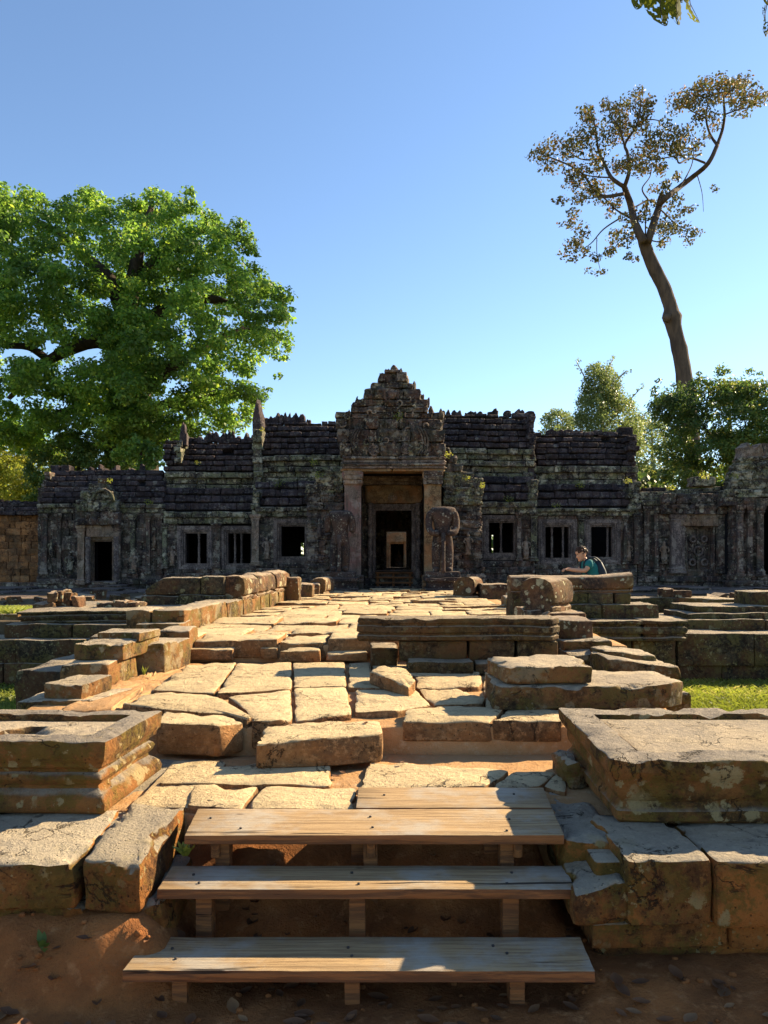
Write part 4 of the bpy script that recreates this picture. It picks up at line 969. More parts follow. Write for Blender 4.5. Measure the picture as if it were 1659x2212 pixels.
def wing(T, px0, px1, ridge, vb, fb, lb, cb, wb, pb, Y, opens, frames, back_opens=(), rag0=0, rag1=0, depth_in=4.2):
    # masonry cores behind the facing stones
    Yf, Yv = Y + 1.0, Y + 2.3
    z = lambda py, YY: FZ(py, YY)
    x0, x1 = FX(px0, Y), FX(px1, Y)
    prof = [(Y + .2, z(cb, Y)), (Y + .2, z(lb, Y)), (Yf + .25, z(fb, Yf) - .1), (Yf + .28, z(vb, Yf)), (Yv, z(ridge, Yv) - .12), (Yv + .5, z(ridge, Yv) - .12),
            (Yv + 1.6, z(vb, Yf)), (Y + depth_in + .6, z(lb, Y)), (Y + depth_in + .6, z(cb, Y))]
    extrude_x(T, 'roof_core', prof, x0 + .02, x1 - .02, 'mortar')
    wall_core(T, px0, px1, cb, pb, Y + .22, .3, opens, Yref=Y)
    wall_core(T, px0, px1, cb, pb, Y + depth_in, .35, [o for o in back_opens], Yref=Y + depth_in, name='rear_wall')
    boxes('floor_core', [(x0, x1, Y + .53, Y + depth_in - .01, -0.3, z(wb, Y))], 'mortar', T)
    # facing stones
    n = max(4, int(round((vb - ridge) / 11.5)))
    for i in range(n):                       # curved upper vault
        u0, u1 = i / n, (i + 1) / n; um = (u0 + u1) / 2
        YY = Yf + (Yv - Yf - .2) * (1 - math.cos(um * math.pi / 2)) * 1.0
        p1 = vb + (ridge - vb) * u0; p0 = vb + (ridge - vb) * u1
        course(T, 'roof_stone', px0 + 2, px1 - 2, p0, p1, YY, 'temple_roof', 0.34, depth=.5, tilt=-0.1 - 0.35 * um, ragged=4, jy=0.05, hvar=0.04 if i < n - 1 else 0.16, jr=0.02, wj=0.42)
    m = max(3, int(round((fb - vb) / 13)))
    for i in range(m):                       # clerestory frieze
        p0 = vb + (fb - vb) * i / m; p1 = vb + (fb - vb) * (i + 1) / m
        course(T, 'frieze_stone', px0, px1, p0, p1, Yf + (-.12, 0.02, -.05, 0.06, -.03)[i % 5], 'temple_lichen', 0.5, depth=.5, ragged=4, jy=.04, hvar=.03, jr=.014, wj=.42)
    k = max(3, int(round((lb - fb) / 15)))
    for i in range(k):                       # lower half vault
        um = (i + .5) / k
        YY = Y + .12 + .8 * (1 - math.cos(um * math.pi / 2))
        p1 = lb + (fb - lb) * i / k; p0 = lb + (fb - lb) * (i + 1) / k
        course(T, 'eave_stone', px0 + 1, px1 - 1, p0, p1, YY, 'temple_roof', 0.5, depth=.5, tilt=-0.15 - .35 * um, ragged=3, jy=0.035, hvar=.03, jr=0.014, wj=0.42)
    course(T, 'cornice_stone', px0, px1, lb, lb + (cb - lb) * .5, Y - .16, 'temple_lichen', 0.45, depth=.6, hvar=0.03, ragged=2)
    course(T, 'cornice_stone', px0, px1, lb + (cb - lb) * .5, cb, Y - .07, 'temple_lichen', 0.55, depth=.5, ragged=2)
    ex = [(a - 13, b + 13, c - 13, d + 13) for a, b, c, d in frames]
    courses(T, 'wall_stone', px0, px1, cb, wb, max(4, int(round((wb - cb) / 17))), Y, 'temple', 0.6, openings=ex, depth=.3, jy=0.012)
    pn = 5
    for i in range(pn):
        p0 = wb + (pb - wb) * i / pn; p1 = wb + (pb - wb) * (i + 1) / pn
        course(T, 'plinth_stone', px0, px1, p0, p1, Y - (.06, .14, .10, .2, .3)[i], 'temple', 0.8, depth=.6)

wl1, wl2, wl3 = (607, 658, 1137, 1202), (399, 446, 1152, 1217), (492, 541, 1152, 1217)
wr1, wr2, wr3 = (1057, 1110, 1129, 1194), (1179, 1230, 1138, 1205), (1278, 1324, 1138, 1203)
YI, YO = 23.6, 24.2
wing(TG, 553, 776, 912, 982, 1043, 1093, 1115, 1215, 1276, YI, [wl1], [wl1], back_opens=[(648, 656, 1172, 1206)])
wing(TG, 353, 553, 952, 1018, 1058, 1104, 1131, 1228, 1280, YO, [wl2, wl3], [wl2, wl3], back_opens=[(541, 548, 1160, 1212), (430, 433, 1160, 1212)])
wing(TG, 918, 1157, 895, 967, 1032, 1081, 1108, 1212, 1276, YI, [wr1], [wr1], back_opens=[(1062, 1068, 1155, 1196)])
wing(TG, 1157, 1377, 936, 1005, 1050, 1096, 1114, 1218, 1280, YO, [wr2, wr3], [wr2, wr3], back_opens=[(1194, 1197, 1155, 1205)], rag1=6)
for (w_, Y_, bars) in ((wl1, YI, ()), (wl2, YO, (430,)), (wl3, YO, (508, 522)), (wr1, YI, (1082,)), (wr2, YO, (1192, 1216)), (wr3, YO, (1312,))):
    window(TG, *w_, Y_, bars)
# pilasters between the windows
for (a, b, c, d, Y_, mt) in ((353, 362, 1131, 1228, YO, 'temple_lichen'), (462, 476, 1131, 1228, YO, 'temple'), (545, 560, 1112, 1222, YI, 'temple_pale'), (1116, 1124, 1108, 1212, YI, 'temple'),
                             (1146, 1158, 1108, 1212, YI, 'temple_lichen'), (1249, 1260, 1114, 1218, YO, 'temple_lichen'), (1345, 1352, 1114, 1218, YO, 'temple'), (1368, 1380, 1110, 1218, YO, 'temple')):
    pilaster(TG, a, b, c, d, Y_, 0.12, mt)
for (px, t, b, Y_) in ((577, 1158, 1207, YI), (372, 1180, 1222, YO), (1136, 1158, 1208, YI), (1357, 1168, 1212, YO)):
    devata(TG, px, t, b, Y_ - .02, 'temple_pale')
# crests along the ridges
YR = YO + 2.35
for px in (404, 413, 424, 433, 448, 457, 466, 476, 485, 494, 504, 513, 534, 544):
    crest(TG, px - 5.5, px + 5.5, 938 + random.uniform(-3, 4) - (8 if 440 < px < 520 else 0), 954, YR)
YR = YI + 2.35
for px in (576, 587, 598, 609, 620, 632, 644, 655, 667): crest(TG, px - 6, px + 6, 892 + random.uniform(-3, 4), 915, YR)
for (a, b, t) in ((950, 962, 882), (962, 974, 884), (979, 993, 878), (1004, 1017, 884), (1017, 1030, 881), (1030, 1043, 884), (1054, 1075, 884), (1086, 1105, 881), (1112, 1130, 876), (1135, 1152, 880)):
    crest(TG, a, b, t, 899, YR)
YR = YO + 2.35
for (a, b, t) in ((1183, 1214, 919), (1216, 1237, 921), (1239, 1257, 923)): crest(TG, a, b, t, 939, YR)
courses(TG, 'roof_stone', 1283, 1332, 928, 938, 1, YR - .1, 'temple_roof', 0.4, hvar=.05)
courses(TG, 'roof_stone', 1338, 1368, 921, 940, 1, YR - .1, 'temple_roof', 0.5)
crest(TG, 549, 570, 866, 930, YI + 1.6, 'temple_roof', 'gable_finial', 0.4)
crest(TG, 389, 405, 911, 962, YO + 1.2, 'temple_roof', 'gable_finial', 0.4)
courses(TG, 'gable_stone', 545, 566, 925, 1060, 9, YI + .8, 'temple_lichen', 0.4, jy=.05, ragged=3, depth=1.0)
courses(TG, 'gable_stone', 378, 392, 952, 1000, 4, YO + .9, 'temple_lichen', 0.4, jy=.05, ragged=3, depth=1.0)
courses(TG, 'gable_stone', 543, 560, 1060, 1125, 5, YI - .05, 'temple_lichen', 0.4, jy=.05, ragged=3, depth=.8)
courses(TG, 'gable_stone', 1144, 1160, 1035, 1108, 5, YI - .05, 'temple_lichen', 0.4, jy=.05, ragged=3, depth=.8)
courses(TG, 'gable_stone', 1362, 1384, 1040, 1112, 6, YO - .05, 'temple_lichen', 0.4, jy=.06, ragged=4, depth=.8)
courses(TG, 'gable_stone', 1356, 1376, 940, 1040, 9, YO + 1.0, 'temple_roof', 0.4, jy=.08, ragged=6, depth=1.0)
courses(TG, 'gable_stone', 1140, 1158, 897, 1035, 11, YI + 1.0, 'temple_roof', 0.4, jy=.06, ragged=4, depth=1.0)

# ---- central porch
YP = 21.6
def PQ(cx, cy): return 675 + cx * .179, 783 + cy * .179
# side walls of the porch
courses(TG, 'porch_stone', 664, 746, 1100, 1250, 9, 21.95, 'temple', 0.5, kind='carved', depth=.6, jy=.03)
courses(TG, 'porch_stone', 955, 1040, 1088, 1245, 9, 21.95, 'temple', 0.5, kind='carved', depth=.6, jy=.03)
boxes('porch_core', [(FX(668, 22), FX(744, 22), 22.2, 23.7, -0.2, FZ(1040, 22)), (FX(957, 22), FX(1036, 22), 22.2, 23.7, -0.2, FZ(1040, 22)),
                     (FX(748, 22), FX(778, 22), 22.0, 23.8, -0.2, FZ(1000, 22)), (FX(919, 22), FX(953, 22), 22.0, 23.8, -0.2, FZ(1000, 22)),
                     (FX(744, 22), FX(957, 22), 22.0, 24.5, FZ(1016, 22), FZ(980, 22))], 'mortar', TG)
for (a, b, c, d, st) in ((660, 664, 1160, 1250, 3), (650, 668, 1250, 1278, 3), (1040, 1048, 1225, 1262, 3)):
    courses(TG, 'plinth_stone', a, b + 70 if a < 700 else b, c if a != 660 else 1236, d, st, 21.8, 'temple', 0.6, ragged=2)
courses(TG, 'plinth_stone', 953, 1050, 1240, 1276, 4, 21.75, 'temple', 0.6, ragged=4)
# half pediments at both sides
for (a, b, c, d) in ((700, 742, 1017, 1032), (680, 742, 1030, 1046), (660, 742, 1044, 1064), (661, 742, 1064, 1084), (664, 744, 1084, 1102)):
    course(TG, 'pediment_stone', a, b, c, d, 21.85, 'temple_lichen' if c < 1050 else 'temple', 0.45, kind='carved', depth=.7, ragged=2)
for (a, b, c, d) in ((958, 974, 966, 982), (958, 986, 982, 1000), (958, 1000, 1000, 1018), (958, 1022, 1018, 1034), (958, 1043, 1032, 1052), (958, 1046, 1052, 1070), (958, 1044, 1070, 1090)):
    course(TG, 'pediment_stone', a, b, c, d, 21.85, 'temple_lichen' if c > 1015 else 'temple', 0.45, kind='carved', depth=.7, ragged=2)
# door piers, heads and feet
pilaster(TG, 744, 780, 1020, 1274, YP, 0.02, 'pink_pillar', 'door_pier')
pilaster(TG, 917, 953, 1020, 1274, YP, 0.02, 'temple_warm', 'door_pier')
courses(TG, 'pier_capital', 741, 783, 1017, 1046, 3, YP - .1, 'temple_pale', 0.9, depth=.5)
courses(TG, 'pier_capital', 915, 957, 1017, 1046, 3, YP - .1, 'temple', 0.9, depth=.5)
courses(TG, 'pier_base', 741, 785, 1242, 1276, 4, YP - .14, 'temple', 0.9, depth=.5)
courses(TG, 'pier_base', 913, 957, 1242, 1276, 4, YP - .14, 'temple_warm', 0.9, depth=.5)
# lintel with mouldings
for (c, d, pr, mt) in ((985, 992, .16, 'temple'), (992, 1000, .10, 'temple_frame'), (1000, 1006, .18, 'temple'), (1006, 1012, .12, 'temple_frame'), (1012, 1018.5, .06, 'temple_warm')):
    course(TG, 'lintel_moulding', 738, 961, c, d, YP - pr, mt, 1.2 if c < 1010 else 1.5, depth=.6, jy=.004)
# pediment, course by course
ROWS = [(955, 1130, 330, 1600, .10), (800, 955, 310, 1602, .10), (665, 800, 285, 1572, .06), (598, 665, 288, 1450, .04), (525, 600, 478, 1400, .02), (440, 525, 515, 1385, .02),
        (310, 440, 632, 1295, 0), (228, 310, 706, 1222, 0), (118, 230, 800, 1150, 0), (84, 120, 880, 1075, .02)]
cb_ = []
for (c0, c1, a, b, pr) in ROWS:
    (pa, p0), (pb_, p1) = PQ(a, c0), PQ(b, c1)
    nrow = 2 if c1 - c0 > 125 else 1
    course(TG, 'pediment_stone', pa, pb_, p0, p1, YP - pr, 'temple', 0.42, kind='carved' if c0 > 150 else 'plain', depth=.5, jy=.06, ragged=2.0, hvar=.03, jr=.012)
    cb_.append((FX(pa, YP) + .05, FX(pb_, YP) - .05, YP + .25, YP + (1.6 if c0 > 600 else .75), FZ(p1, YP), FZ(p0, YP) - .03))
boxes('pediment_core', cb_, 'mortar', TG)
for (cx, ct, cb2, w) in ((988, 36, 95, 80), (1065, 76, 125, 40), (905, 84, 125, 50), (832, 120, 232, 75), (725, 232, 315, 50), (650, 325, 445, 60), (575, 428, 530, 90), (500, 470, 600, 60),
                     (1135, 145, 240, 50), (1215, 230, 340, 60), (1310, 340, 450, 70), (1375, 420, 530, 70), (1430, 525, 620, 60), (310, 605, 670, 60), (1545, 558, 670, 60), (450, 575, 640, 50)):
    (pa, p0), (pb_, p1) = PQ(cx - w / 2, ct), PQ(cx + w / 2, cb2)
    crest(TG, pa, pb_, p0, p1 + 1, YP + (.2 if cx < 1200 else .45), 'temple', 'pediment_leaf', .35)
course(TG, 'pediment_stone', *[PQ(1450, 0)[0], PQ(1590, 0)[0]], PQ(0, 600)[1], PQ(0, 745)[1], YP + .5, 'temple_pale', .6, depth=.6)
# carved scenes on the pediment
def torus(c, R, r, n=20, m=6, squash=1.0):
    rings = [[c + Vector(((R + r * math.cos(b)) * math.cos(a), -r * math.sin(b), (R + r * math.cos(b)) * math.sin(a) * squash)) for b in [j * 2 * math.pi / m for j in range(m)]] for a in [i * 2 * math.pi / n for i in range(n + 1)]]
    return loft(rings, False)
for (cx, cy, R) in ((738, 1055, 58), (1128, 1045, 55)):
    px, py = PQ(cx, cy); c = F(px, py, YP - .17); Rm = R * .00242
    g_ = Geo().add(torus(c, Rm, .016))
    g_.add(torus(c, Rm * .22, .014))
    for k in range(10):
        a = k * math.pi / 5
        g_.add(tube_geo([c + Vector((math.cos(a), 0, math.sin(a))) * Rm * .2, c + Vector((math.cos(a), 0, math.sin(a))) * Rm], [.011, .011], 5))
    g_.obj('chariot_wheel_relief', 'temple_frame', c, TG)
for s, (cx0, cx1) in enumerate(((590, 470), (1270, 1400))):
    g_ = Geo()
    for k in range(3):
        pts = []
        for i in range(9):
            u = i / 8
            cx = cx0 + (cx1 - cx0) * (.25 * k) + (-1 if s == 0 else 1) * 60 * math.sin(u * math.pi) ; cy = 1120 - u * 330
            px, py = PQ(cx, cy); pts.append(F(px, py, YP - .17))
        g_.add(tube_geo(smooth_path(pts, 2), [.028] * 17, 6, amp=.3))
    g_.obj('arch_moulding_relief', 'temple', F(*PQ(cx0, 1000), YP), TG)
random.seed(137)
for k in range(46):
    cx = random.uniform(340, 1570); cy = random.uniform(330, 1110)
    row = [r_ for r_ in ROWS if r_[0] < cy < r_[1]]
    if not row or not row[0][2] + 40 < cx < row[0][3] - 40: continue
    c = F(*PQ(cx, cy), YP - .16); R_ = random.uniform(.05, .13)
    a0 = random.uniform(0, 6.28); pts = [c + Vector((math.cos(a0 + t * .55) * R_ * (1 - t * .07), random.uniform(-.01, .01), math.sin(a0 + t * .55) * R_ * (1 - t * .07))) for t in range(9)]
    Geo().add(tube_geo(pts, [.018 + .012 * math.sin(t) ** 2 for t in range(9)], 6, amp=.3, freq=8)).obj('scroll_relief', random.choice(('temple', 'temple', 'temple_lichen', 'temple_pale')), c, TG)
random.seed(131)
for k in range(26):
    cx = random.uniform(640, 1230); cy = random.choice((1110, 1100, 940, 930, 790, 660)); hh = random.uniform(60, 100)
    if 660 < cx < 810 and cy > 1000 or 1070 < cx < 1190 and cy > 1000: continue
    px, py = PQ(cx, cy); px2, py2 = PQ(cx, cy - hh)
    devata(TG, px, py2, py, YP - .13, random.choice(('temple', 'temple', 'temple_pale')))
for (px, t, b, mt) in ((1011, 1150, 1198, 'temple_pale'), (690, 1120, 1160, 'temple')):
    devata(TG, px, t, b, 21.86, mt)

# ---- inner doorway
YD = 23.85
din = (812, 889, 1103, 1236)
wall_core(TG, 768, 930, 1010, 1275, YD, .4, [din], 'temple', 'door_wall')
boxes('door_frame', frame_boxes(*din, YD, [(3, .02), (3.5, .06), (4, .10), (3, .07)]), 'temple_frame', TG)
for (a, b, c, d, pr, mt) in ((790, 912, 1048, 1087, .18, 'temple_warm'),): course(TG, 'carved_lintel', a, b, c, d, YD - pr, mt, 2.4, depth=.3, jy=0)
for (c, d, pr) in ((1022, 1031, .3), (1031, 1039, .22), (1039, 1047, .16)): course(TG, 'lintel_moulding', 782, 918, c, d, YD - pr, 'temple_frame', 2.4, depth=.4, jy=0)
pc, qc = F(848, 1075, YD - .21), F(848, 1066, YD - .2)
g_ = Geo()
for k in range(9):
    a = k * 2 * math.pi / 9; g_.add(torus(pc + Vector((math.cos(a) * .1, 0, math.sin(a) * .1)), .035, .016, 10, 5))
g_.add(torus(pc, .05, .03, 12, 6)).obj('rosette_relief', 'temple_pale', pc, TG)
for px in (800, 903):
    x = FX(px, YD - .2); z0, z1 = FZ(1262, YD), FZ(1088, YD); rings = []
    for i in range(41):
        u = i / 40; r = .085 + (.018 if i % 5 in (0, 1) else 0) - (.012 if i % 5 == 3 else 0)
        rings.append([Vector((x + r * math.cos(k * .628), YD - .2 + r * math.sin(k * .628), z0 + u * (z1 - z0))) for k in range(10)])
    Geo().add(loft(rings)).obj('colonnette', 'temple_frame', (x, YD - .2, z0), TG)
boxes('door_sill', [(FX(778, YD), FX(920, YD), YD - 1.1, YD - .05, -.1, FZ(1264, YD)), (FX(790, YD), FX(910, YD), YD - .5, YD - .02, FZ(1264, YD), FZ(1248, YD))], 'temple', TG)
# passage: dark hall behind the doorway, rear door
YB = 30.0
drear = (835, 878, 1148, 1226)
boxes('hall_wall', [(-2.3, -1.9, YD + .4, YB, -.2, 3.0), (2.4, 2.8, YD + .4, YB, -.2, 3.0), (-2.3, 2.8, YD + .4, YB + .5, 3.0, 3.4)], 'temple', TG)
boxes('hall_floor', [(-1.9, 2.4, YD - .02, YB - .002, -.2, .43)], 'temple', TG)
wall_core(TG, 735, 955, 1010, 1256, YB, .5, [drear], 'temple', 'rear_door_wall')
boxes('rear_door_frame', frame_boxes(*drear, YB, [(3, .05), (3, .1)]), 'temple_frame', TG)
SH = thing('inner_shrine', (0.5, 40, 0), 'farther shrine front with warm carved lintel seen through the two doorways', 'shrine')
YS = 40.0
dsh = (844, 872, 1175, 1226)
wall_core(SH, 780, 940, 1060, 1250, YS, .5, [dsh], 'temple_warm', 'shrine_wall')
boxes('door_frame', frame_boxes(*dsh, YS, [(2, .06), (2, .12)]), 'temple_warm', SH)
course(SH, 'carved_lintel', 836, 880, 1150, 1171, YS - .25, 'temple_warm', 1.2, kind='carved', depth=.3)
boxes('dark_room', [(FX(800, YS), FX(838, YS), YS + .5, YS + 6, -.2, 4), (FX(878, YS), FX(920, YS), YS + .5, YS + 6, -.2, 4), (FX(800, YS), FX(920, YS), YS + 6, YS + 6.3, -.2, 4), (FX(800, YS), FX(920, YS), YS + .5, YS + 6, 3.5, 4)], 'temple', SH)
boxes('court_floor', [(-12, 12, YB + .5, YS + 5.9, -.2, .40)], 'curb', SH)
rings = []
c = F(862, 1225, YS + 2); c.z = .40
for (u, r) in ((0, .34), (.12, .34), (.13, .27), (.3, .29), (.42, .24), (.5, .13), (.53, .2), (.6, .2), (.62, .1), (.8, .06), (1.0, .015)):
    rings.append([c + Vector((r * math.cos(k * .628), r * math.sin(k * .628), u * 1.1)) for k in range(10)])
b = Geo().add(loft(rings)).obj('small_stupa', 'temple_pale', c, None)
tag(b, 'small pale stupa standing in the darkness of the farthest doorway', 'stupa')
# small wooden stair at the inner door
W = thing('door_steps', (0.45, 23.0, 0), 'little dark plank stair inside the gate porch leading to the inner doorway', 'steps')
for k, (py, yy) in enumerate(((1235.5, 23.55), (1246, 23.2), (1257.5, 22.85))):
    z = FZ(py, yy)
    block('plank', quad(FX(811, yy), FX(892, yy), yy, yy + .3), z, z - .05, 'wood', W, r=.006, amp=.003, res=.3)
    for px in (816, 850, 886): block('post', quad(FX(px, yy) - .04, FX(px, yy) + .04, yy + .05, yy + .13), z - .051, -.02, 'wood', W, r=.005, amp=.002, res=.3)

# ---- left entrance pavilion
LP = thing('side_pavilion', (-8.5, 24, -0.12), 'low dark side entrance with narrow doorway and carved arch, between brick wall and left windows', 'temple gate')
YL = 24.3
dl = (199, 242, 1170, 1256)
x0, x1 = FX(80, YL), FX(354, YL)
prof = [(YL + .2, FZ(1106, YL)), (YL + .2, FZ(1088, YL)), (YL + 1.0, FZ(1050, YL + 1)), (YL + 1.7, FZ(1024, YL + 1.7)), (YL + 2.6, FZ(1024, YL + 1.7)), (YL + 3.8, FZ(1088, YL)), (YL + 3.8, FZ(1106, YL))]
extrude_x(LP, 'roof_core', prof, x0 + .05, x1, 'mortar')
wall_core(LP, 82, 354, 1106, 1285, YL + .22, .3, [dl], Yref=YL)
wall_core(LP, 82, 354, 1106, 1285, YL + 3.5, .3, [], Yref=YL, name='rear_wall')
boxes('end_wall', [(x0 + .02, x0 + .4, YL + .2, YL + 3.6, -.2, FZ(1106, YL))], 'mortar', LP)
for i in range(6):
    um = (i + .5) / 6; YY = YL + .1 + 1.5 * (1 - math.cos(um * math.pi / 2))
    p1 = 1088 + (1021 - 1088) * i / 6; p0 = 1088 + (1021 - 1088) * (i + 1) / 6
    course(LP, 'roof_stone', 84 + i * 5, 354, p0, p1, YY, 'temple_roof', 0.5, depth=.5, tilt=-.1 - .3 * um, ragged=3)
course(LP, 'cornice_stone', 79, 354, 1088, 1097, YL - .16, 'temple_lichen', .5, depth=.6)
course(LP, 'cornice_stone', 80, 354, 1097, 1108, YL - .07, 'temple_lichen', .6, depth=.5)
exl = [(186, 256, 1108, 1265)]
courses(LP, 'wall_stone', 81, 354, 1108, 1238, 8, YL, 'temple', .6, openings=exl, depth=.3, jy=.015)
for i in range(4): course(LP, 'plinth_stone', 78, 354, 1238 + i * 12, 1250 + i * 12, YL - (.1, .2, .15, .3)[i], 'temple', .8, openings=exl, depth=.6)
boxes('door_frame', frame_boxes(*dl, YL, [(3, .0), (4, .08), (3, .12)]), 'temple_pale', LP)
for (a, b, c, d) in ((190, 228, 1044, 1060), (176, 243, 1060, 1080), (166, 252, 1080, 1105), (162, 256, 1105, 1134)): course(LP, 'pediment_stone', a, b, c, d, YL - .45, 'temple_lichen' if c < 1100 else 'temple', .4, kind='carved', depth=.7, ragged=2)
g_ = Geo(); pts = [F(200 + 8 * 0 + (222 - 200) * (1 - math.cos(i / 10 * math.pi)) + 0, 1082 - 24 * math.sin(i / 10 * math.pi), YL - .5) for i in range(11)]
g_.add(tube_geo(pts, [.06] * 11, 6, amp=.3)).obj('arch_moulding_relief', 'temple_lichen', pts[0], LP)
course(LP, 'carved_lintel', 184, 258, 1134, 1160, YL - .25, 'temple_pale', 3, depth=.4)
pilaster(LP, 174, 188, 1134, 1262, YL, .25, 'temple_pale'); pilaster(LP, 252, 266, 1134, 1262, YL, .25, 'temple')
for px in (190, 251):
    x = FX(px, YL - .25); z0, z1 = FZ(1260, YL), FZ(1160, YL); rings = []
    for i in range(31):
        r = .075 + (.018 if i % 4 in (0, 1) else 0)
        rings.append([Vector((x + r * math.cos(k * .785), YL - .25 + r * math.sin(k * .785), z0 + i / 30 * (z1 - z0))) for k in range(8)])
    Geo().add(loft(rings)).obj('colonnette', 'temple_frame', (x, YL - .25, z0), LP)
for (a, b) in ((92, 104), (126, 134), (283, 293), (318, 326), (342, 352)): pilaster(LP, a, b, 1110, 1240, YL, .12, 'temple' if a != 283 else 'temple_lichen')
for (px, t, b) in ((152, 1190, 1240), (290, 1190, 1240), (334, 1155, 1182), (112, 1165, 1200)): devata(LP, px, t, b, YL - .06, 'temple_lichen' if px < 200 else 'temple_pale')
for (a, b, t) in ((109, 127, 1004), (132, 150, 1004)): courses(LP, 'roof_stone', a, b, t, 1022, 1, YL + 1.5, 'temple_roof', .4)
for px in (198, 208, 218, 228, 239, 250, 261, 273, 285, 308): crest(LP, px - 5, px + 5, 1005 + random.uniform(-2, 5), 1024, YL + 1.8)
for (a, b, c, d) in ((96, 110, 1018, 1035), (90, 104, 1035, 1052), (82, 96, 1052, 1090)): courses(LP, 'gable_stone', a, b, c, d, 2, YL + .9, 'temple', .3, ragged=2, depth=.6)
courses(LP, 'gable_stone', 210, 228, 1034, 1046, 1, YL - .1, 'rail', .2, depth=.4)
for k, (a, b, c, d, yy) in enumerate(((196, 250, 1256, 1264, YL - .5), (186, 262, 1264, 1272, YL - .9), (170, 280, 1272, 1281, YL - 1.3), (150, 300, 1281, 1290, YL - 1.7))):
    course(LP, 'door_step', a, b, c, d, yy, 'temple', 1.2, depth=1.0)

for (c, d, yy) in ((1270, 1282, 22.3), (1281, 1293, 20.4), (1290, 1303, 18.6)):
    course(LP, 'base_stone', -60, 700 - (1303 - d) * 3, c, d, yy, 'temple', 1.1, depth=1.9, jy=.15, hvar=.1, ragged=10)
# ---- laterite wall at the far left
LW = thing('laterite_wall', (-12.5, 25.2, -0.12), 'orange laterite brick enclosure wall with dark coping at the left edge', 'wall')
YW = 25.4
wall_core(LW, -160, 86, 1085, 1290, YW + .2, .5, [])
for i in range(10): course(LW, 'laterite_brick', -160, 84, 1112 + i * 14.6, 1112 + (i + 1) * 14.6, YW, 'laterite', .36, depth=.3)
for i in range(3): course(LW, 'coping_stone', -160, 82, 1086 + i * 9, 1095 + i * 9, YW - (.0, .12, .2)[i], 'temple_roof', .6, depth=.6)
for i in range(3): course(LW, 'plinth_stone', -160, 84, 1258 + i * 12, 1270 + i * 12, YW - .1 - .1 * i, 'temple', .8, depth=.6)
for px in range(-20, 80, 11): crest(LW, px - 5, px + 5, 1079 + random.uniform(-2, 4), 1088, YW + .3)

# ---- right hand false door section and end tower
RP = thing('blind_door_bay', (10, 24.2, -0.12), 'roofless bay with carved blind door right of the windows', 'temple gate')
YF = 24.3
dr = (1478, 1541, 1136, 1238)
boxes('wall_core', [(FX(1377, YF), FX(1582, YF), YF + .2, YF + 2.4, -.2, FZ(1074, YF)), (FX(1400, YF), FX(1582, YF), YF + .2, YF + 2.2, FZ(1074, YF), FZ(1056, YF))], 'mortar', RP)
courses(RP, 'wall_stone', 1378, 1582, 1092, 1232, 8, YF, 'temple', .6, openings=[(1472, 1547, 1110, 1245)], depth=.35, jy=.03)
course(RP, 'cornice_stone', 1378, 1582, 1080, 1092, YF - .12, 'temple_lichen', .6, depth=.5)
courses(RP, 'cornice_stone', 1384, 1582, 1062, 1080, 2, YF - .02, 'temple_lichen', .5, depth=.6, ragged=5, jy=.05)
course(RP, 'cornice_stone', 1388, 1440, 1048, 1062, YF + .2, 'temple_roof', .4, depth=.6, hvar=.12)
course(RP, 'cornice_stone', 1440, 1582, 1050, 1062, YF + .1, 'temple_lichen', .5, depth=.6, hvar=.1)
course(RP, 'cornice_stone', 1500, 1546, 1030, 1050, YF + .1, 'temple_lichen', .9, depth=.6)
courses(RP, 'pediment_stone', 1432, 1576, 1066, 1110, 2, YF - .35, 'temple', .6, kind='carved', depth=.6, ragged=3)
course(RP, 'carved_lintel', 1470, 1556, 1110, 1136, YF - .22, 'temple_pale', 1.4, depth=.4)
boxes('blind_door', frame_boxes(1484, 1535, 1142, 1230, YF, [(3, .02), (4, .08)]) + [(FX(1484, YF), FX(1535, YF), YF + .12, YF + .4, FZ(1230, YF), FZ(1142, YF)), (FX(1507, YF), FX(1512, YF), YF + .04, YF + .119, FZ(1230, YF), FZ(1142, YF))], 'temple', RP)
for (cx, cy, r_) in ((1496, 1215, .1), (1522, 1215, .1), (1509, 1190, .14), (1497, 1165, .09), (1521, 1165, .09)):
    c = F(cx, cy, YF + .06); Geo().add(torus(c, r_, .035, 14, 6)).obj('scroll_relief', 'temple_frame', c, RP)
for (a, b, mt) in ((1446, 1474, 'temple_frame'), (1545, 1566, 'temple')): pilaster(RP, a, b, 1112, 1238, YF, .2, mt)
for (a, b) in ((1390, 1400), (1412, 1420)): pilaster(RP, a, b, 1094, 1235, YF, .1, 'temple')
for (px, t, b) in ((1434, 1168, 1218),): devata(RP, px, t, b, YF - .06, 'temple_pale')
for i in range(4): course(RP, 'plinth_stone', 1377, 1584, 1232 + i * 13, 1245 + i * 13, YF - (.1, .2, .15, .3)[i], 'temple', .9, depth=.6)
RT = thing('corner_pavilion', (12.2, 23.3, -0.12), 'pointed ruined pavilion front cut off by the right edge of the picture', 'temple gate')
YT = 23.5
boxes('wall_core', [(FX(1584, YT), FX(1646, YT), YT + .2, YT + 3, -.2, FZ(1045, YT)), (FX(1646, YT), FX(1700, YT), YT + .2, YT + 3, FZ(1100, YT), FZ(1045, YT)), (FX(1700, YT), FX(1800, YT), YT + .2, YT + 3, -.2, FZ(1045, YT)),
                    (FX(1604, YT), FX(1790, YT), YT + .2, YT + .6, FZ(1045, YT), FZ(992, YT)), (FX(1646, YT), FX(1700, YT), YT + 1.5, YT + 3, -.2, FZ(1100, YT))], 'mortar', RT)
courses(RT, 'wall_stone', 1582, 1800, 1090, 1245, 9, YT, 'temple', .55, openings=[(1648, 1700, 1095, 1240)], depth=.35, jy=.03)
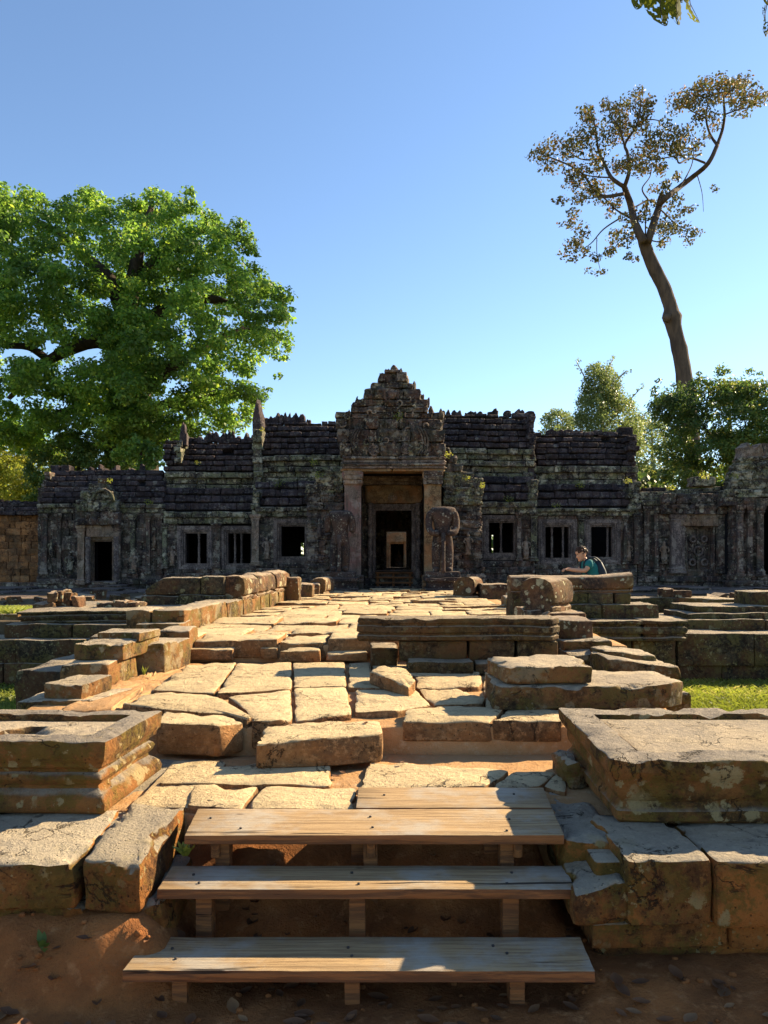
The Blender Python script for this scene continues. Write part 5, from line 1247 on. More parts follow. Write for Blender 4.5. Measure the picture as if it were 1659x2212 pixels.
for (a, b, c, d) in ((1568, 1800, 1074, 1092), (1572, 1800, 1056, 1074), (1580, 1790, 1036, 1056), (1584, 1780, 1018, 1036), (1594, 1770, 1000, 1018), (1600, 1750, 986, 1000)):
    course(RT, 'pediment_stone', a, b, c, d, YT - (.15 if c > 1050 else .05), 'temple_lichen' if c < 1060 else 'temple', .5, kind='carved', depth=.6, ragged=3)
crest(RT, 1596, 1640, 955, 990, YT + .2, 'temple_pale', 'pediment_leaf', .5); crest(RT, 1640, 1720, 930, 990, YT + .2, 'temple', 'pediment_leaf', .5)
for (a, b) in ((1590, 1602), (1612, 1622), (1632, 1646)): pilaster(RT, a, b, 1092, 1245, YT, .12, 'temple')
for i in range(4): course(RT, 'plinth_stone', 1578, 1800, 1242 + i * 12, 1254 + i * 12, YT - (.1, .2, .15, .3)[i], 'temple', .9, depth=.6)

for (c, d, yy) in ((1266, 1280, 22.3), (1278, 1292, 20.6)):
    course(RP, 'base_stone', 1060, 1760, c, d, yy, 'temple', 1.1, depth=1.9, jy=.15, hvar=.1, ragged=10)
# ================================================================ headless guardian statues
def guardian(label, cx, Y, zb, ztop, broken):
    T = thing('guardian_statue', (cx, Y, zb), label, 'statue')
    s = (ztop - zb) / 1.76
    P = lambda x, y, z: Vector((cx + x * s, Y + y * s, zb + z * s))
    vs_ = [P(0, 0, 1.06), P(0, 0, 1.28), P(0, .01, 1.5), P(0, .02, 1.66)]
    ed = [(0, 1), (1, 2), (2, 3)]; rd = [(.20 * s, .19 * s), (.17 * s, .16 * s), (.20 * s, .18 * s), (.17 * s, .13 * s)]
    def chain(root, pts, rs):
        prev = root
        for p, r in zip(pts, rs):
            vs_.append(P(*p)); rd.append((r * s, r * s)); ed.append((prev, len(vs_) - 1)); prev = len(vs_) - 1
    for sd in (-1, 1):
        if broken: chain(2, [(sd * .33, 0, 1.62), (sd * .37, 0, 1.38), (sd * .37, -.04, 1.12)], [.125, .11, .10])
        else: chain(2, [(sd * .335, 0, 1.62), (sd * .375, -.02, 1.36), (sd * .375, -.06, 1.16), (sd * .30, -.2, 1.06), (sd * .10, -.28, 1.05)], [.125, .105, .10, .095, .09])
        chain(0, [(sd * .15, 0, .92), (sd * .17, -.03, .55), (sd * .17, 0, .14), (sd * .175, -.06, .05), (sd * .19, -.24, .045)], [.15, .14, .125, .105, .08])
    skin('body', vs_, ed, rd, 'statue', T, (cx, Y, zb), 2)
    rings = []
    for (z, w, d_) in ((.78, .235, .17), (.82, .265, .19), (.95, .255, .185), (1.08, .24, .18), (1.2, .225, .18), (1.36, .255, .19), (1.5, .31, .195), (1.62, .37, .185), (1.70, .37, .16), (1.745, .33, .12), (1.765, .22, .08)):
        rings.append([P(w * math.cos(k * .524) * (1 + .05 * math.sin(5 * k)), d_ * math.sin(k * .524), z + .02 * math.sin(3 * k)) for k in range(12)])
    Geo().add(loft(rings)).obj('torso', 'statue', P(0, 0, .8), T)
    club = tube_geo([P(0, -.30, 0.0), P(0, -.30, .06), P(0, -.29, .5), P(0, -.27, 1.05)], [.07 * s, .06 * s, .05 * s, .06 * s], 8, amp=.15, freq=5)
    Geo().add(club).obj('club', 'statue', P(0, -.3, 0), T)
    return T
guardian('headless guardian statue with broken-off forearms, left of the gate doorway', FX(734, 20.9), 20.95, FZ(1234, 20.9), FZ(1104, 20.9), True)
guardian('headless guardian statue leaning both hands on a club, right of the gate doorway', FX(956, 20.9), 20.95, FZ(1236, 20.9), FZ(1096, 20.9), False)
for (a, b, lab) in ((704, 767, 'two-tier square pedestal under the left guardian statue'), (919, 994, 'two-tier square pedestal under the right guardian statue')):
    T = thing('statue_pedestal', (FX((a + b) / 2, 20.9), 20.9, 0), lab, 'pedestal')
    z1 = FZ(1235, 20.9); z2 = FZ(1247, 20.9)
    block('upper_tier', quad(FX(a, 20.6), FX(b, 20.6), 20.6, 21.35), z1, z2, 'statue', T, r=.03, amp=.015, res=.1)
    block('lower_tier', quad(FX(a + 2, 20.35), FX(b + 4, 20.35), 20.35, 21.4), z2 - .002, 0.0, 'statue', T, r=.03, amp=.02, res=.1, profile=[(.03, 0), (.03, .12), (-.03, .2), (-.05, .5), (-.02, .7), (.03, .76), (.035, .95)])
# ================================================================ vegetation
rng = np.random.default_rng(7)
def leaf_arrays(C, N, size, aspect, dirs=None):
    """one folded diamond per leaf: C centres, N normals"""
    n = len(C)
    N = N / (np.linalg.norm(N, axis=1, keepdims=True) + 1e-9)
    R = rng.normal(size=(n, 3)) if dirs is None else dirs
    U = R - (R * N).sum(1, keepdims=True) * N; U /= (np.linalg.norm(U, axis=1, keepdims=True) + 1e-9)
    Wv = np.cross(N, U)
    s = size[:, None]
    a = C - U * s * .5; b = C + Wv * s * .5 * aspect + N * s * .06; c = C + U * s * .5; d = C - Wv * s * .5 * aspect + N * s * .06
    return np.stack([a, b, c, d], 1).reshape(-1, 3)
def quads_obj(name, V, mat, org, parent=None):
    nq = len(V) // 4
    me = bpy.data.meshes.new(name); me.vertices.add(len(V)); me.vertices.foreach_set('co', (V - np.array(org)).astype(np.float32).ravel())
    me.loops.add(nq * 4); me.loops.foreach_set('vertex_index', np.arange(nq * 4, dtype=np.int32))
    me.polygons.add(nq); me.polygons.foreach_set('loop_start', np.arange(0, nq * 4, 4, dtype=np.int32))
    me.update(); me.validate()
    return link(name, me, M[mat], org, parent)
def clump_leaves(clumps, per, size, aspect=.55, flat=.7, up=.5):
    """clumps: list of (x, y, z, r)"""
    out = []
    for (x, y, z, r) in clumps:
        n = max(8, int(per * (r ** 1.6)))
        D = rng.normal(size=(n, 3)); D /= np.linalg.norm(D, axis=1, keepdims=True)
        rad = r * rng.uniform(.25, 1, size=(n, 1)) ** .6
        C = D * rad * np.array([1, 1, flat]) + np.array([x, y, z])
        C += rng.normal(size=(n, 3)) * r * .08
        N = D * .7 + rng.normal(size=(n, 3)) * .55 + np.array([0, 0, up])
        out.append(leaf_arrays(C, N, size * rng.uniform(.6, 1.25, n), aspect))
    return np.concatenate(out)
def in_poly(x, y, P):
    c = False; j = len(P) - 1
    for i in range(len(P)):
        if (P[i][1] > y) != (P[j][1] > y) and x < (P[j][0] - P[i][0]) * (y - P[i][1]) / (P[j][1] - P[i][1] + 1e-9) + P[i][0]: c = not c
        j = i
    return c
def edge_dist(x, y, P):
    b = 1e9
    for i in range(len(P)):
        ax, ay = P[i]; bx, by = P[(i + 1) % len(P)]; dx, dy = bx - ax, by - ay
        t = max(0, min(1, ((x - ax) * dx + (y - ay) * dy) / (dx * dx + dy * dy + 1e-9)))
        b = min(b, math.hypot(x - ax - t * dx, y - ay - t * dy))
    return b
def crown_clumps(poly, Yc, Rd, n, rmin, rmax, holes=(), emax=150, front=.35):
    """clumps spread through a crown volume whose outline seen from the causeway is poly (photo units)"""
    out = []; xs = [p[0] for p in poly]; ys = [p[1] for p in poly]; tries = 0
    while len(out) < n and tries < n * 40:
        tries += 1
        x, y = random.uniform(min(xs), max(xs)), random.uniform(min(ys), max(ys))
        if not in_poly(x, y, poly): continue
        if any(math.hypot(x - h[0], y - h[1]) < h[2] for h in holes): continue
        e = edge_dist(x, y, poly); r = random.uniform(rmin, rmax)
        if e < r * .55:
            r = max(rmin * .6, e)
            if e < rmin * .35: continue
        dep = Rd * math.sqrt(min(1, e / emax))
        yo = random.uniform(-1, front) * dep
        Y = Yc + yo
        p = F(x, y, Yc); k = Y / Yc
        out.append((p.x * k, Y, ZC + (p.z - ZC) * k, r * Yc / K))
    return out
def limb_geo(g_, pts, r0, r1, Yc, n=8, yw=0.0, amp=.12):
    P = []
    for i, q in enumerate(pts):
        Y = Yc + (q[2] if len(q) > 2 else yw * math.sin(i * 1.3))
        P.append(F(q[0], q[1], Y))
    P = smooth_path(P, 4)
    m = len(P)
    g_.add(tube_geo(P, [r0 + (r1 - r0) * (i / (m - 1)) for i in range(m)], n, amp=amp, freq=1.2))

# ---- great fig tree on the left
random.seed(201)
YT1 = 36.0
C4 = lambda cx, cy: (cx * .4232, 351 + cy * .4232)
out1 = [(-260, 150), (-140, 90), (0, 90), (60, 70), (130, 100), (200, 120), (260, 190), (330, 160), (400, 105), (430, 110), (520, 150), (570, 190), (640, 170), (700, 170), (750, 110), (790, 100), (850, 150), (900, 170), (950, 90),
        (1005, 130), (1020, 200), (1090, 220), (1150, 290), (1230, 280), (1300, 330), (1330, 390), (1335, 520), (1360, 590), (1460, 620), (1500, 690), (1510, 780), (1500, 830), (1520, 920), (1490, 990), (1450, 1040), (1445, 1110),
        (1390, 1130), (1390, 1200), (1350, 1250), (1280, 1340), (1200, 1390), (1050, 1420), (960, 1480), (830, 1540), (600, 1580), (450, 1560), (300, 1520), (0, 1480), (-260, 1400), (-320, 700)]
poly1 = [C4(*p) for p in out1]
holes1 = [(*C4(60, 960), 20), (*C4(250, 950), 16), (*C4(880, 880), 16), (*C4(600, 700), 14), (*C4(1050, 690), 16), (*C4(140, 835), 16), (*C4(500, 1010), 18), (*C4(1150, 1060), 14), (*C4(990, 900), 12), (*C4(60, 1060), 18),
          (*C4(100, 1200), 14), (*C4(330, 1070), 12), (*C4(1340, 1010), 14), (*C4(1270, 1100), 10), (*C4(520, 620), 9), (*C4(820, 640), 9)]
FT = thing('fig_tree', F(290, 1240, YT1), 'huge dense green tree with vine-hung trunk rising behind the left roofs', 'tree')
g_ = Geo()
limb_geo(g_, [(288, 1262), (286, 1000), (282, 880), (278, 760), (276, 690)], 1.35, .75, YT1, 12)
g_.obj('trunk', 'bark_dark', F(288, 1262, YT1), FT)
limbs = [([(278, 780), (230, 740), (185, 742), (105, 778), (60, 820), (20, 860)], .42, .12), ([(105, 778), (60, 750), (0, 745), (-60, 720)], .2, .08), ([(276, 700), (240, 610), (190, 560), (120, 500), (60, 470)], .45, .1), ([(276, 690), (290, 590), (310, 500), (330, 440)], .45, .1),
         ([(282, 720), (340, 680), (400, 655), (470, 648), (560, 690)], .45, .1), ([(290, 860), (360, 800), (420, 765), (465, 740), (540, 708), (600, 720)], .4, .08), ([(276, 640), (340, 560), (420, 500), (480, 500)], .35, .1),
         ([(270, 840), (230, 820), (200, 790)], .3, .12), ([(290, 900), (370, 870), (460, 850), (540, 850)], .3, .08), ([(280, 900), (200, 880), (110, 900), (40, 930)], .35, .1)]
for (pts, a, b) in limbs:
    g_ = Geo(); limb_geo(g_, [(p[0], p[1], -1.2 * math.sin(i * .9)) for i, p in enumerate(pts)], a, b, YT1)
    g_.obj('limb', 'bark_dark', F(*pts[0], YT1), FT)
cl = crown_clumps(poly1, YT1, 6.5, 1100, 15, 34, holes1)
quads_obj('crown', clump_leaves(cl, 330, .20, .62, .62, .55), 'leaf_big', F(290, 700, YT1), FT)
vine = [(*F(random.gauss(300, 16), y, YT1 - 1.7 - random.uniform(0, .5)), random.uniform(.3, .55)) for y in np.linspace(740, 960, 46)] + \
       [(*F(random.gauss(255 + (y - 720) * .05, 12), y, YT1 - 1.5), random.uniform(.3, .5)) for y in np.linspace(720, 880, 26)]
quads_obj('hanging_vine', clump_leaves(vine, 420, .15, .7, 1.3, .1), 'leaf_vine', F(300, 800, YT1), FT)

# ---- smaller trees and bushes
def bush(name, label, poly, Yc, Rd, n, rmin, rmax, per, size, mat, trunk, bark='bark_dark', holes=(), cat='tree', emax=90, group=None, flat=.65, extra=()):
    T = thing(name, F(trunk[0][0], trunk[0][1], Yc), label, cat, group)
    g_ = Geo(); limb_geo(g_, trunk, trunk[0][2] if len(trunk[0]) > 2 else .2, .06, Yc) if False else None
    P = smooth_path([F(p[0], p[1], Yc) for p in trunk], 4); m = len(P)
    Geo().add(tube_geo(P, [.22 + (.05 - .22) * i / (m - 1) for i in range(m)], 8, amp=.1)).obj('trunk', bark, P[0], T)
    for ex in extra:
        P2 = smooth_path([F(p[0], p[1], Yc + random.uniform(-1, 1) * .6) for p in ex], 4); m = len(P2)
        Geo().add(tube_geo(P2, [.08 + (.02 - .08) * i / (m - 1) for i in range(m)], 6, amp=.1)).obj('limb', bark, P2[0], T)
    cl = crown_clumps(poly, Yc, Rd, n, rmin, rmax, holes, emax)
    for ex in extra:
        for i in range(len(ex) - 1):
            for u in (.2, .5, .8, 1.0):
                q = F(ex[i][0] + (ex[i + 1][0] - ex[i][0]) * u + random.gauss(0, 3), ex[i][1] + (ex[i + 1][1] - ex[i][1]) * u + random.gauss(0, 3), Yc)
                cl.append((q.x, q.y, q.z, random.uniform(.25, .45) * rmin * 2 * Yc / K))
    quads_obj('crown', clump_leaves(cl, per, size, .55, flat, .45), mat, P[-1], T)
    return T
random.seed(211)
bush('yellow_tree', 'sunlit yellow-green tree behind the brick wall at the left edge', [(-120, 900), (-40, 890), (20, 905), (60, 915), (110, 955), (160, 985), (190, 1000), (190, 1100), (-120, 1100)], 44, 3.5, 280, 14, 28, 250, .19, 'leaf_yellow', [(30, 1260), (40, 1080), (52, 960)], 'bark_pale', extra=([(40, 1080), (15, 1010), (5, 950)], [(52, 1040), (90, 1000), (110, 970)]))
bush('leafy_bush', 'bright green bush hanging over the side pavilion roof', [(258, 960), (285, 935), (320, 940), (350, 965), (372, 1000), (350, 1012), (310, 1020), (262, 1005), (235, 990)], 29.5, 1.0, 46, 9, 17, 420, .17, 'leaf_vine', [(300, 1250), (300, 1050), (305, 975)], cat='bush')
bush('dark_bush', 'dark green undergrowth between yellow tree and great tree', [(60, 960), (140, 930), (230, 930), (280, 960), (300, 1040), (300, 1090), (40, 1090)], 33.5, 1.5, 160, 13, 24, 400, .15, 'leaf_dark', [(170, 1250), (170, 1080), (170, 980)], cat='bush')
bush('dense_tree', 'broad dark green tree beyond the roofless bay on the right', [(1430, 1060), (1424, 1000), (1408, 960), (1410, 905), (1398, 860), (1420, 812), (1470, 812), (1505, 800), (1540, 812), (1562, 768), (1580, 800), (1620, 790), (1659, 806), (1740, 780), (1800, 900), (1800, 1100), (1500, 1100)], 33, 3.2, 520, 13, 28, 480, .15, 'leaf_dark',
     [(1580, 1260), (1580, 1050), (1575, 860)], holes=((1440, 830, 12), (1640, 850, 8)), extra=([(1580, 1000), (1520, 920), (1470, 850)], [(1578, 960), (1640, 900), (1700, 850)]))
bush('feathery_tree', 'sparse pale feathery tree above the right roof, backlit', [(1238, 990), (1236, 900), (1252, 850), (1268, 790), (1290, 778), (1312, 790), (1335, 800), (1352, 850), (1385, 880), (1395, 990)], 48, 3, 460, 9, 21, 210, .16, 'leaf_pale', [(1300, 1240), (1302, 1000), (1300, 860), (1292, 790)], 'bark_pale', emax=60,
     extra=([(1300, 900), (1270, 830), (1245, 780)], [(1300, 880), (1335, 820), (1355, 800)], [(1300, 930), (1345, 880), (1388, 835)], [(1300, 860), (1312, 800), (1326, 775)], [(1300, 950), (1350, 920), (1395, 895)]), flat=1.0)
bush('pale_tree', 'small hazy tree peeping over the right roof corner', [(1160, 985), (1164, 920), (1172, 893), (1196, 880), (1228, 884), (1248, 905), (1250, 985)], 58, 3, 130, 9, 18, 150, .2, 'leaf_pale', [(1205, 1240), (1205, 980), (1205, 905)], 'bark_pale', emax=40)
bush('golden_tree', 'hazy golden-green tree in the gap beside the ruined roof end', [(1330, 1100), (1345, 930), (1370, 890), (1400, 884), (1440, 910), (1470, 980), (1470, 1100)], 56, 3, 260, 10, 20, 150, .2, 'leaf_pale', [(1410, 1240), (1410, 1050), (1408, 920)], 'bark_pale', emax=60)

# ---- the tall bare-trunked tree
random.seed(221)
YT2 = 44.0
C5 = lambda cx, cy: (1080 + cx * .349, 108 + cy * .349)
TT = thing('tall_tree', F(1500, 1240, YT2), 'tall leaning tree with long bare trunk, swollen knot and thin umbrella crown', 'tree')
def tall(name, pts, r0, r1, n=8, dy=0.0):
    g_ = Geo(); P = smooth_path([F(*C5(p[0], p[1]), YT2 + (p[2] if len(p) > 2 else dy * i)) for i, p in enumerate(pts)], 5); m = len(P)
    g_.add(tube_geo(P, [r0 + (r1 - r0) * i / (m - 1) for i in range(m)], n, amp=.10, freq=1.4)); g_.obj(name, 'bark_tall', P[0], TT)
# trunk with a knot
P = smooth_path([F(*C5(x, y), YT2) for x, y in ((1230, 3240), (1200, 2600), (1150, 2100), (1110, 1850), (1065, 1660), (1050, 1580), (1010, 1460), (955, 1350), (905, 1230), (885, 1165))], 6)
m = len(P); rr = []
for i, p in enumerate(P):
    u = i / (m - 1); r = .50 + (.33 - .50) * u
    px_y = HY - (p.z - ZC) * K / YT2
    r += .13 * math.exp(-((px_y - 684) / 12) ** 2); rr.append(r)
Geo().add(tube_geo(P, rr, 14, amp=.12, freq=1.3)).obj('trunk', 'bark_tall', P[0], TT)
k = F(*C5(1020, 1660), YT2 - .3)
Geo().add(tube_geo([k + Vector((.25, 0, 0)), k + Vector((0, 0, .05)), k + Vector((-.14, 0, .05))], [.3, .22, .1], 8, amp=.2)).obj('knot', 'bark_tall', k, TT)
BR = [([(890, 1190), (835, 1070), (810, 960), (770, 850)], .26, .17), ([(915, 1190), (950, 1080), (985, 970), (1002, 905)], .24, .2), ([(990, 950), (1040, 905), (1110, 850), (1200, 780), (1290, 700), (1345, 590)], .19, .12),
      ([(1345, 590), (1378, 490), (1390, 400), (1385, 300), (1400, 200)], .11, .04), ([(1345, 590), (1300, 520), (1275, 420), (1290, 330)], .09, .03), ([(1275, 420), (1200, 385), (1120, 330)], .05, .02), ([(1390, 400), (1470, 370), (1560, 350), (1620, 300)], .05, .02), ([(1385, 300), (1440, 240), (1520, 200)], .05, .02),
      ([(770, 850), (690, 790), (650, 710), (610, 620), (590, 480), (560, 380)], .13, .03), ([(770, 850), (800, 750), (790, 640), (775, 580), (850, 460), (870, 330), (860, 260)], .13, .03), ([(765, 890), (640, 905), (570, 850), (510, 765), (400, 700), (240, 640)], .11, .03),
      ([(770, 590), (740, 480), (690, 410), (660, 320)], .06, .02), ([(850, 460), (920, 430), (1000, 440)], .05, .02), ([(640, 670), (540, 680), (470, 660), (380, 580)], .06, .02), ([(1270, 700), (1180, 670), (1110, 700), (1080, 660), (950, 680), (890, 650)], .07, .02),
      ([(980, 960), (920, 930), (850, 965), (810, 975)], .07, .04), ([(920, 930), (880, 860), (930, 780), (940, 680)], .05, .02), ([(805, 1040), (720, 990), (660, 930), (620, 910), (540, 920), (420, 930)], .06, .02), ([(745, 1040), (640, 1110), (560, 1200), (460, 1260)], .05, .02),
      ([(600, 1165), (600, 1260), (620, 1360)], .03, .015), ([(900, 1150), (900, 1060), (890, 960)], .05, .02), ([(985, 980), (1040, 1030), (1090, 1080), (1180, 1120)], .05, .02), ([(1220, 770), (1250, 880), (1260, 1000)], .03, .012), ([(940, 1180), (1000, 1190), (1060, 1180)], .04, .02),
      ([(820, 1150), (740, 1190), (680, 1270)], .04, .015), ([(1110, 850), (1150, 790), (1190, 700), (1200, 590)], .05, .02), ([(690, 790), (560, 780), (440, 740)], .05, .02)]
for (pts, a, b) in BR: tall('branch', [(p[0], p[1], math.sin(i * 1.7 + pts[0][0]) * .9) for i, p in enumerate(pts)], a, b, 7)
cc = [(240, 640, 60), (280, 720, 50), (330, 600, 60), (400, 640, 70), (450, 560, 70), (500, 620, 70), (560, 540, 60), (540, 380, 55), (580, 420, 50), (620, 500, 60), (660, 330, 40), (700, 400, 60), (760, 350, 50), (720, 480, 75), (780, 500, 75),
      (840, 300, 50), (870, 270, 40), (880, 380, 55), (920, 330, 45), (850, 460, 60), (920, 540, 60), (1000, 470, 50), (980, 560, 60), (1080, 560, 65), (1150, 540, 55), (1210, 600, 50), (1150, 640, 50), (1060, 640, 50), (960, 640, 55), (880, 640, 60),
      (840, 730, 65), (920, 740, 55), (780, 700, 50), (700, 720, 50), (600, 740, 60), (520, 760, 60), (440, 740, 45), (480, 840, 55), (560, 860, 60), (640, 840, 55), (600, 920, 45), (480, 920, 45), (380, 930, 32), (440, 1020, 40), (410, 1070, 28),
      (540, 1110, 40), (490, 1170, 40), (440, 1260, 50), (500, 1230, 40), (600, 1290, 32), (610, 1370, 30), (680, 1240, 40), (740, 1180, 50), (700, 1120, 40), (790, 1140, 40), (760, 1060, 40), (820, 1280, 32), (900, 1020, 50), (960, 1100, 50), (900, 960, 40),
      (1050, 1040, 55), (1100, 1090, 55), (1040, 1140, 50), (1000, 1200, 30), (1180, 1120, 45), (1100, 940, 45), (1150, 990, 35), (1000, 860, 45), (1020, 820, 35), (1100, 780, 30), (1000, 740, 40),
      (1100, 290, 55), (1130, 340, 50), (1200, 280, 60), (1180, 360, 45), (1260, 220, 60), (1330, 200, 60), (1290, 300, 60), (1390, 200, 60), (1350, 290, 55), (1330, 400, 45), (1240, 420, 50), (1450, 230, 60), (1430, 310, 50), (1500, 200, 50), (1540, 240, 45),
      (1500, 330, 50), (1570, 330, 45), (1610, 290, 40), (1640, 260, 30), (1480, 380, 40), (1310, 480, 40), (1330, 860, 20), (730, 930, 40), (660, 980, 40)]
cl = []
for (x, y, r) in cc:
    for k in range(3):
        px, py = C5(x + random.gauss(0, r * .6), y + random.gauss(0, r * .4)); Y = YT2 + random.uniform(-2.2, 2.2)
        p = F(px, py, YT2); s = Y / YT2
        cl.append((p.x * s, Y, ZC + (p.z - ZC) * s, r * .349 * YT2 / K * 1.05))
quads_obj('crown', clump_leaves(cl, 150, .20, .62, .75, .1), 'leaf_dry', F(*C5(800, 700), YT2), TT)

# ---- far woodland seen through the windows and doors
cl = []
random.seed(231)
for k in range(420):
    x = random.uniform(-34, 36); cl.append((x, random.uniform(52, 58), random.uniform(0.0, 7.0), random.uniform(1.2, 2.2)))
w_ = quads_obj('far_woodland', clump_leaves(cl, 30, .55, .6, .8, .3), 'leaf_dark', (0, 54, 0))
tag(w_, 'dark mass of distant woodland behind the temple', 'woodland', None, 'stuff')

# ---- weeds rooted in the roofs
cl = []
for (px, py, Y_) in ((430, 1002, 25.3), (600, 1046, 24.4), (672, 1000, 22.5), (690, 1028, 21.8), (1010, 1034, 21.8), (968, 984, 21.8), (1040, 1050, 21.8), (1250, 1050, 25), (1200, 1094, 24), (1100, 1080, 23.4), (1445, 1055, 24.2), (1520, 1030, 24.3), (1590, 1030, 23.4), (240, 1040, 23.8), (320, 1086, 24.1), (560, 930, 24.5), (860, 900, 21.5), (1360, 1040, 24.2)):
    for k in range(2):
        q = F(px + random.uniform(-7, 7), py - 2, Y_ - .15); cl.append((q.x, q.y, q.z, random.uniform(.08, .17)))
o = quads_obj('roof_weeds', clump_leaves(cl, 900, .06, .4, .9, .3), 'leaf_yellow', (0, 23, 3)); tag(o, 'small weeds rooted in the cracks of the temple roofs', 'weeds', None, 'stuff')

# ---- grass
def grass(name, label, regions, n, hmin, hmax, mat='grass'):
    P = []
    for (x0, x1, y0, y1, z, k) in regions:
        m = int(n * k); P.append(np.stack([rng.uniform(x0, x1, m), rng.uniform(y0, y1, m), np.full(m, z)], 1))
    P = np.concatenate(P); m = len(P)
    h = rng.uniform(hmin, hmax, m); a = rng.uniform(0, 2 * np.pi, m); w = rng.uniform(.003, .006, m)
    side = np.stack([np.cos(a), np.sin(a), 0 * a], 1) * w[:, None]
    lean = np.stack([rng.normal(0, .45, m), rng.normal(0, .45, m), np.ones(m)], 1) * h[:, None]
    mid = P + lean * .55; tip = P + lean * np.array([1.5, 1.5, .92])
    V = np.stack([P - side, P + side, tip + side * .15, mid - side * .8], 1).reshape(-1, 3)
    o = quads_obj(name, V, mat, (P[0][0], P[0][1], P[0][2]))
    tag(o, label, 'grass', None, 'stuff')
grass('grass', 'sunlit short green grass right of the causeway', [(2.5, 6.5, 5.2, 10.5, -.85, 1.0)], 42000, .03, .085)
grass('grass', 'shaded short grass left of the causeway', [(-6.5, -2.8, 5.0, 10.1, -.85, 1.0)], 22000, .03, .10)
grass('grass', 'dry yellow grass on top of the broken terrace at the far left', [(-8.2, -6.15, 12.4, 13.5, -.04, 1.0)], 7000, .04, .12)

# ---- little plants by the steps
def sprout(name, label, base, n, length, mat, spread, width, cat='plant'):
    T = thing(name, base, label, cat)
    for k in range(n):
        a = random.uniform(0, 6.28); t = random.uniform(.3, 1) * spread
        d = Vector((math.cos(a) * t, math.sin(a) * t, 1)).normalized(); L = length * random.uniform(.6, 1.1)
        s = d.cross(Vector((0, 0, 1))); s = s.normalized() if s.length > .01 else Vector((1, 0, 0))
        vs_, fs_ = [], []
        for i in range(7):
            u = i / 6; w = width * math.sin(math.pi * min(1, u * .93 + .07)) + .001
            p = d * L * u + Vector((0, 0, -.35 * L * u * u * t)); vs_ += [p - s * w, p + s * w + Vector((0, 0, .002))]
            if i: fs_.append((2 * i - 2, 2 * i - 1, 2 * i + 1, 2 * i))
        link('leaf', mesh(vs_, fs_), M[mat], Vector(base) + Vector((random.uniform(-.01, .01), random.uniform(-.01, .01), 0)), T)
random.seed(241)
b0 = F(402, 1848, 3.36)
sprout('fern_tuft', 'bright green fern tuft under the left end of the top plank', (b0.x, 3.36, b0.z), 26, .085, 'grass', 1.0, .008)
b0 = F(105, 2010, 2.82); sprout('broad_leaf_weed', 'small broad-leaved weed growing on the earth bank left of the steps', (-1.36, 2.96, earth_h(-1.36, 2.96)), 6, .09, 'leaf_dark', 1.3, .012)
b0 = G(300, 1458, -.17); sprout('grass_tuft', 'thin grass tuft by the foot of the left block stack', (b0.x + .06, b0.y - .05, -.17), 9, .12, 'grass', .5, .004)
b0 = F(600, 1303, 14.9); sprout('grass_tuft', 'green weed tuft at the end of the long left curb', (b0.x, 14.95, .0), 14, .22, 'grass', .7, .012)
# fallen leaves
vs_, fs_ = [], []
def dead_leaf(p, L):
    a = random.uniform(0, 6.28); d = Vector((math.cos(a), math.sin(a), random.uniform(-.15, .25))).normalized(); s = d.cross(Vector((0, 0, 1))).normalized()
    n_ = s.cross(d); b = len(vs_)
    for i in range(5):
        u = i / 4; w = L * .3 * math.sin(math.pi * (u * .9 + .05)); c = L * .25 * (u - .5) ** 2 * 2
        for e in (-1, 0, 1): vs_.append(p + d * L * (u - .5) + s * w * e + n_ * (c + abs(e) * w * .5 + .006))
        if i:
            for e in (0, 1): fs_.append((b + 3 * i - 3 + e, b + 3 * i - 2 + e, b + 3 * i + 1 + e, b + 3 * i + e))
random.seed(251)
for k in range(340):
    x, y = random.uniform(-2.0, 2.0), random.uniform(2.2, 3.6)
    if y > 3.0 and abs(x) > .9: y = random.uniform(2.3, 2.95)
    dead_leaf(Vector((x, y, earth_h(x, y))), random.uniform(.03, .09))
for (px, py, z) in ((790, 1565, -.165), (740, 1672, -.36), (755, 1660, -.36), (725, 1680, -.36), (870, 1650, -.33), (1180, 1600, -.33)):
    dead_leaf(G(px, py, z), .05)
tag(link('leaf_litter', mesh(vs_, fs_), M['dead_leaf'], (0, 0, 0)), 'dry brown leaves scattered over the earth and lower paving', 'leaves', None, 'stuff')

rngp = random.Random(5); gv = Geo()
for k in range(170):
    x, y = rngp.uniform(-1.9, 1.9), rngp.uniform(2.3, 3.3); r_ = rngp.uniform(.004, .016)
    c = Vector((x, y, earth_h(x, y) + r_ * .3))
    gv.add(tube_geo([c + Vector((-r_, 0, 0)), c + Vector((-r_ * .5, 0, 0)), c + Vector((r_ * .5, 0, 0)), c + Vector((r_, 0, 0))], [r_ * .3, r_ * .8, r_ * .8, r_ * .3], 6, amp=.3, freq=60))
tag(gv.obj('pebbles', 'earth', (0, 2.8, -.83)), 'small stones and grit on the earth around the steps', 'pebbles', None, 'stuff')

gv = Geo(); rngp = random.Random(9)
for k in range(150):
    side = rngp.random() < .6
    x = rngp.uniform(-11, -2.6) if side else rngp.uniform(3.2, 11); y = rngp.uniform(12.2, 19.5); r_ = rngp.uniform(.05, .2)
    if abs(x) < 3 and y < 15: continue
    V_, F_ = boxes_mesh([(-r_, r_, -r_ * .8, r_ * .8, -r_ * .2, r_ * rngp.uniform(.5, 1.0))])
    rot = Euler((rngp.uniform(-.3, .3), rngp.uniform(-.3, .3), rngp.uniform(0, 3))).to_matrix()
    gv.add(([Vector((x, y, -.11)) + rot @ (Vector(v) + rough_vec(Vector(v) + Vector((x, y, 0)), r_ * .3, 4)) for v in V_], F_))
o = gv.obj('rubble', 'rail', (0, 15, -.11), None, False); tag(o, 'broken stones strewn over the court on both sides of the causeway', 'rubble', None, 'stuff')

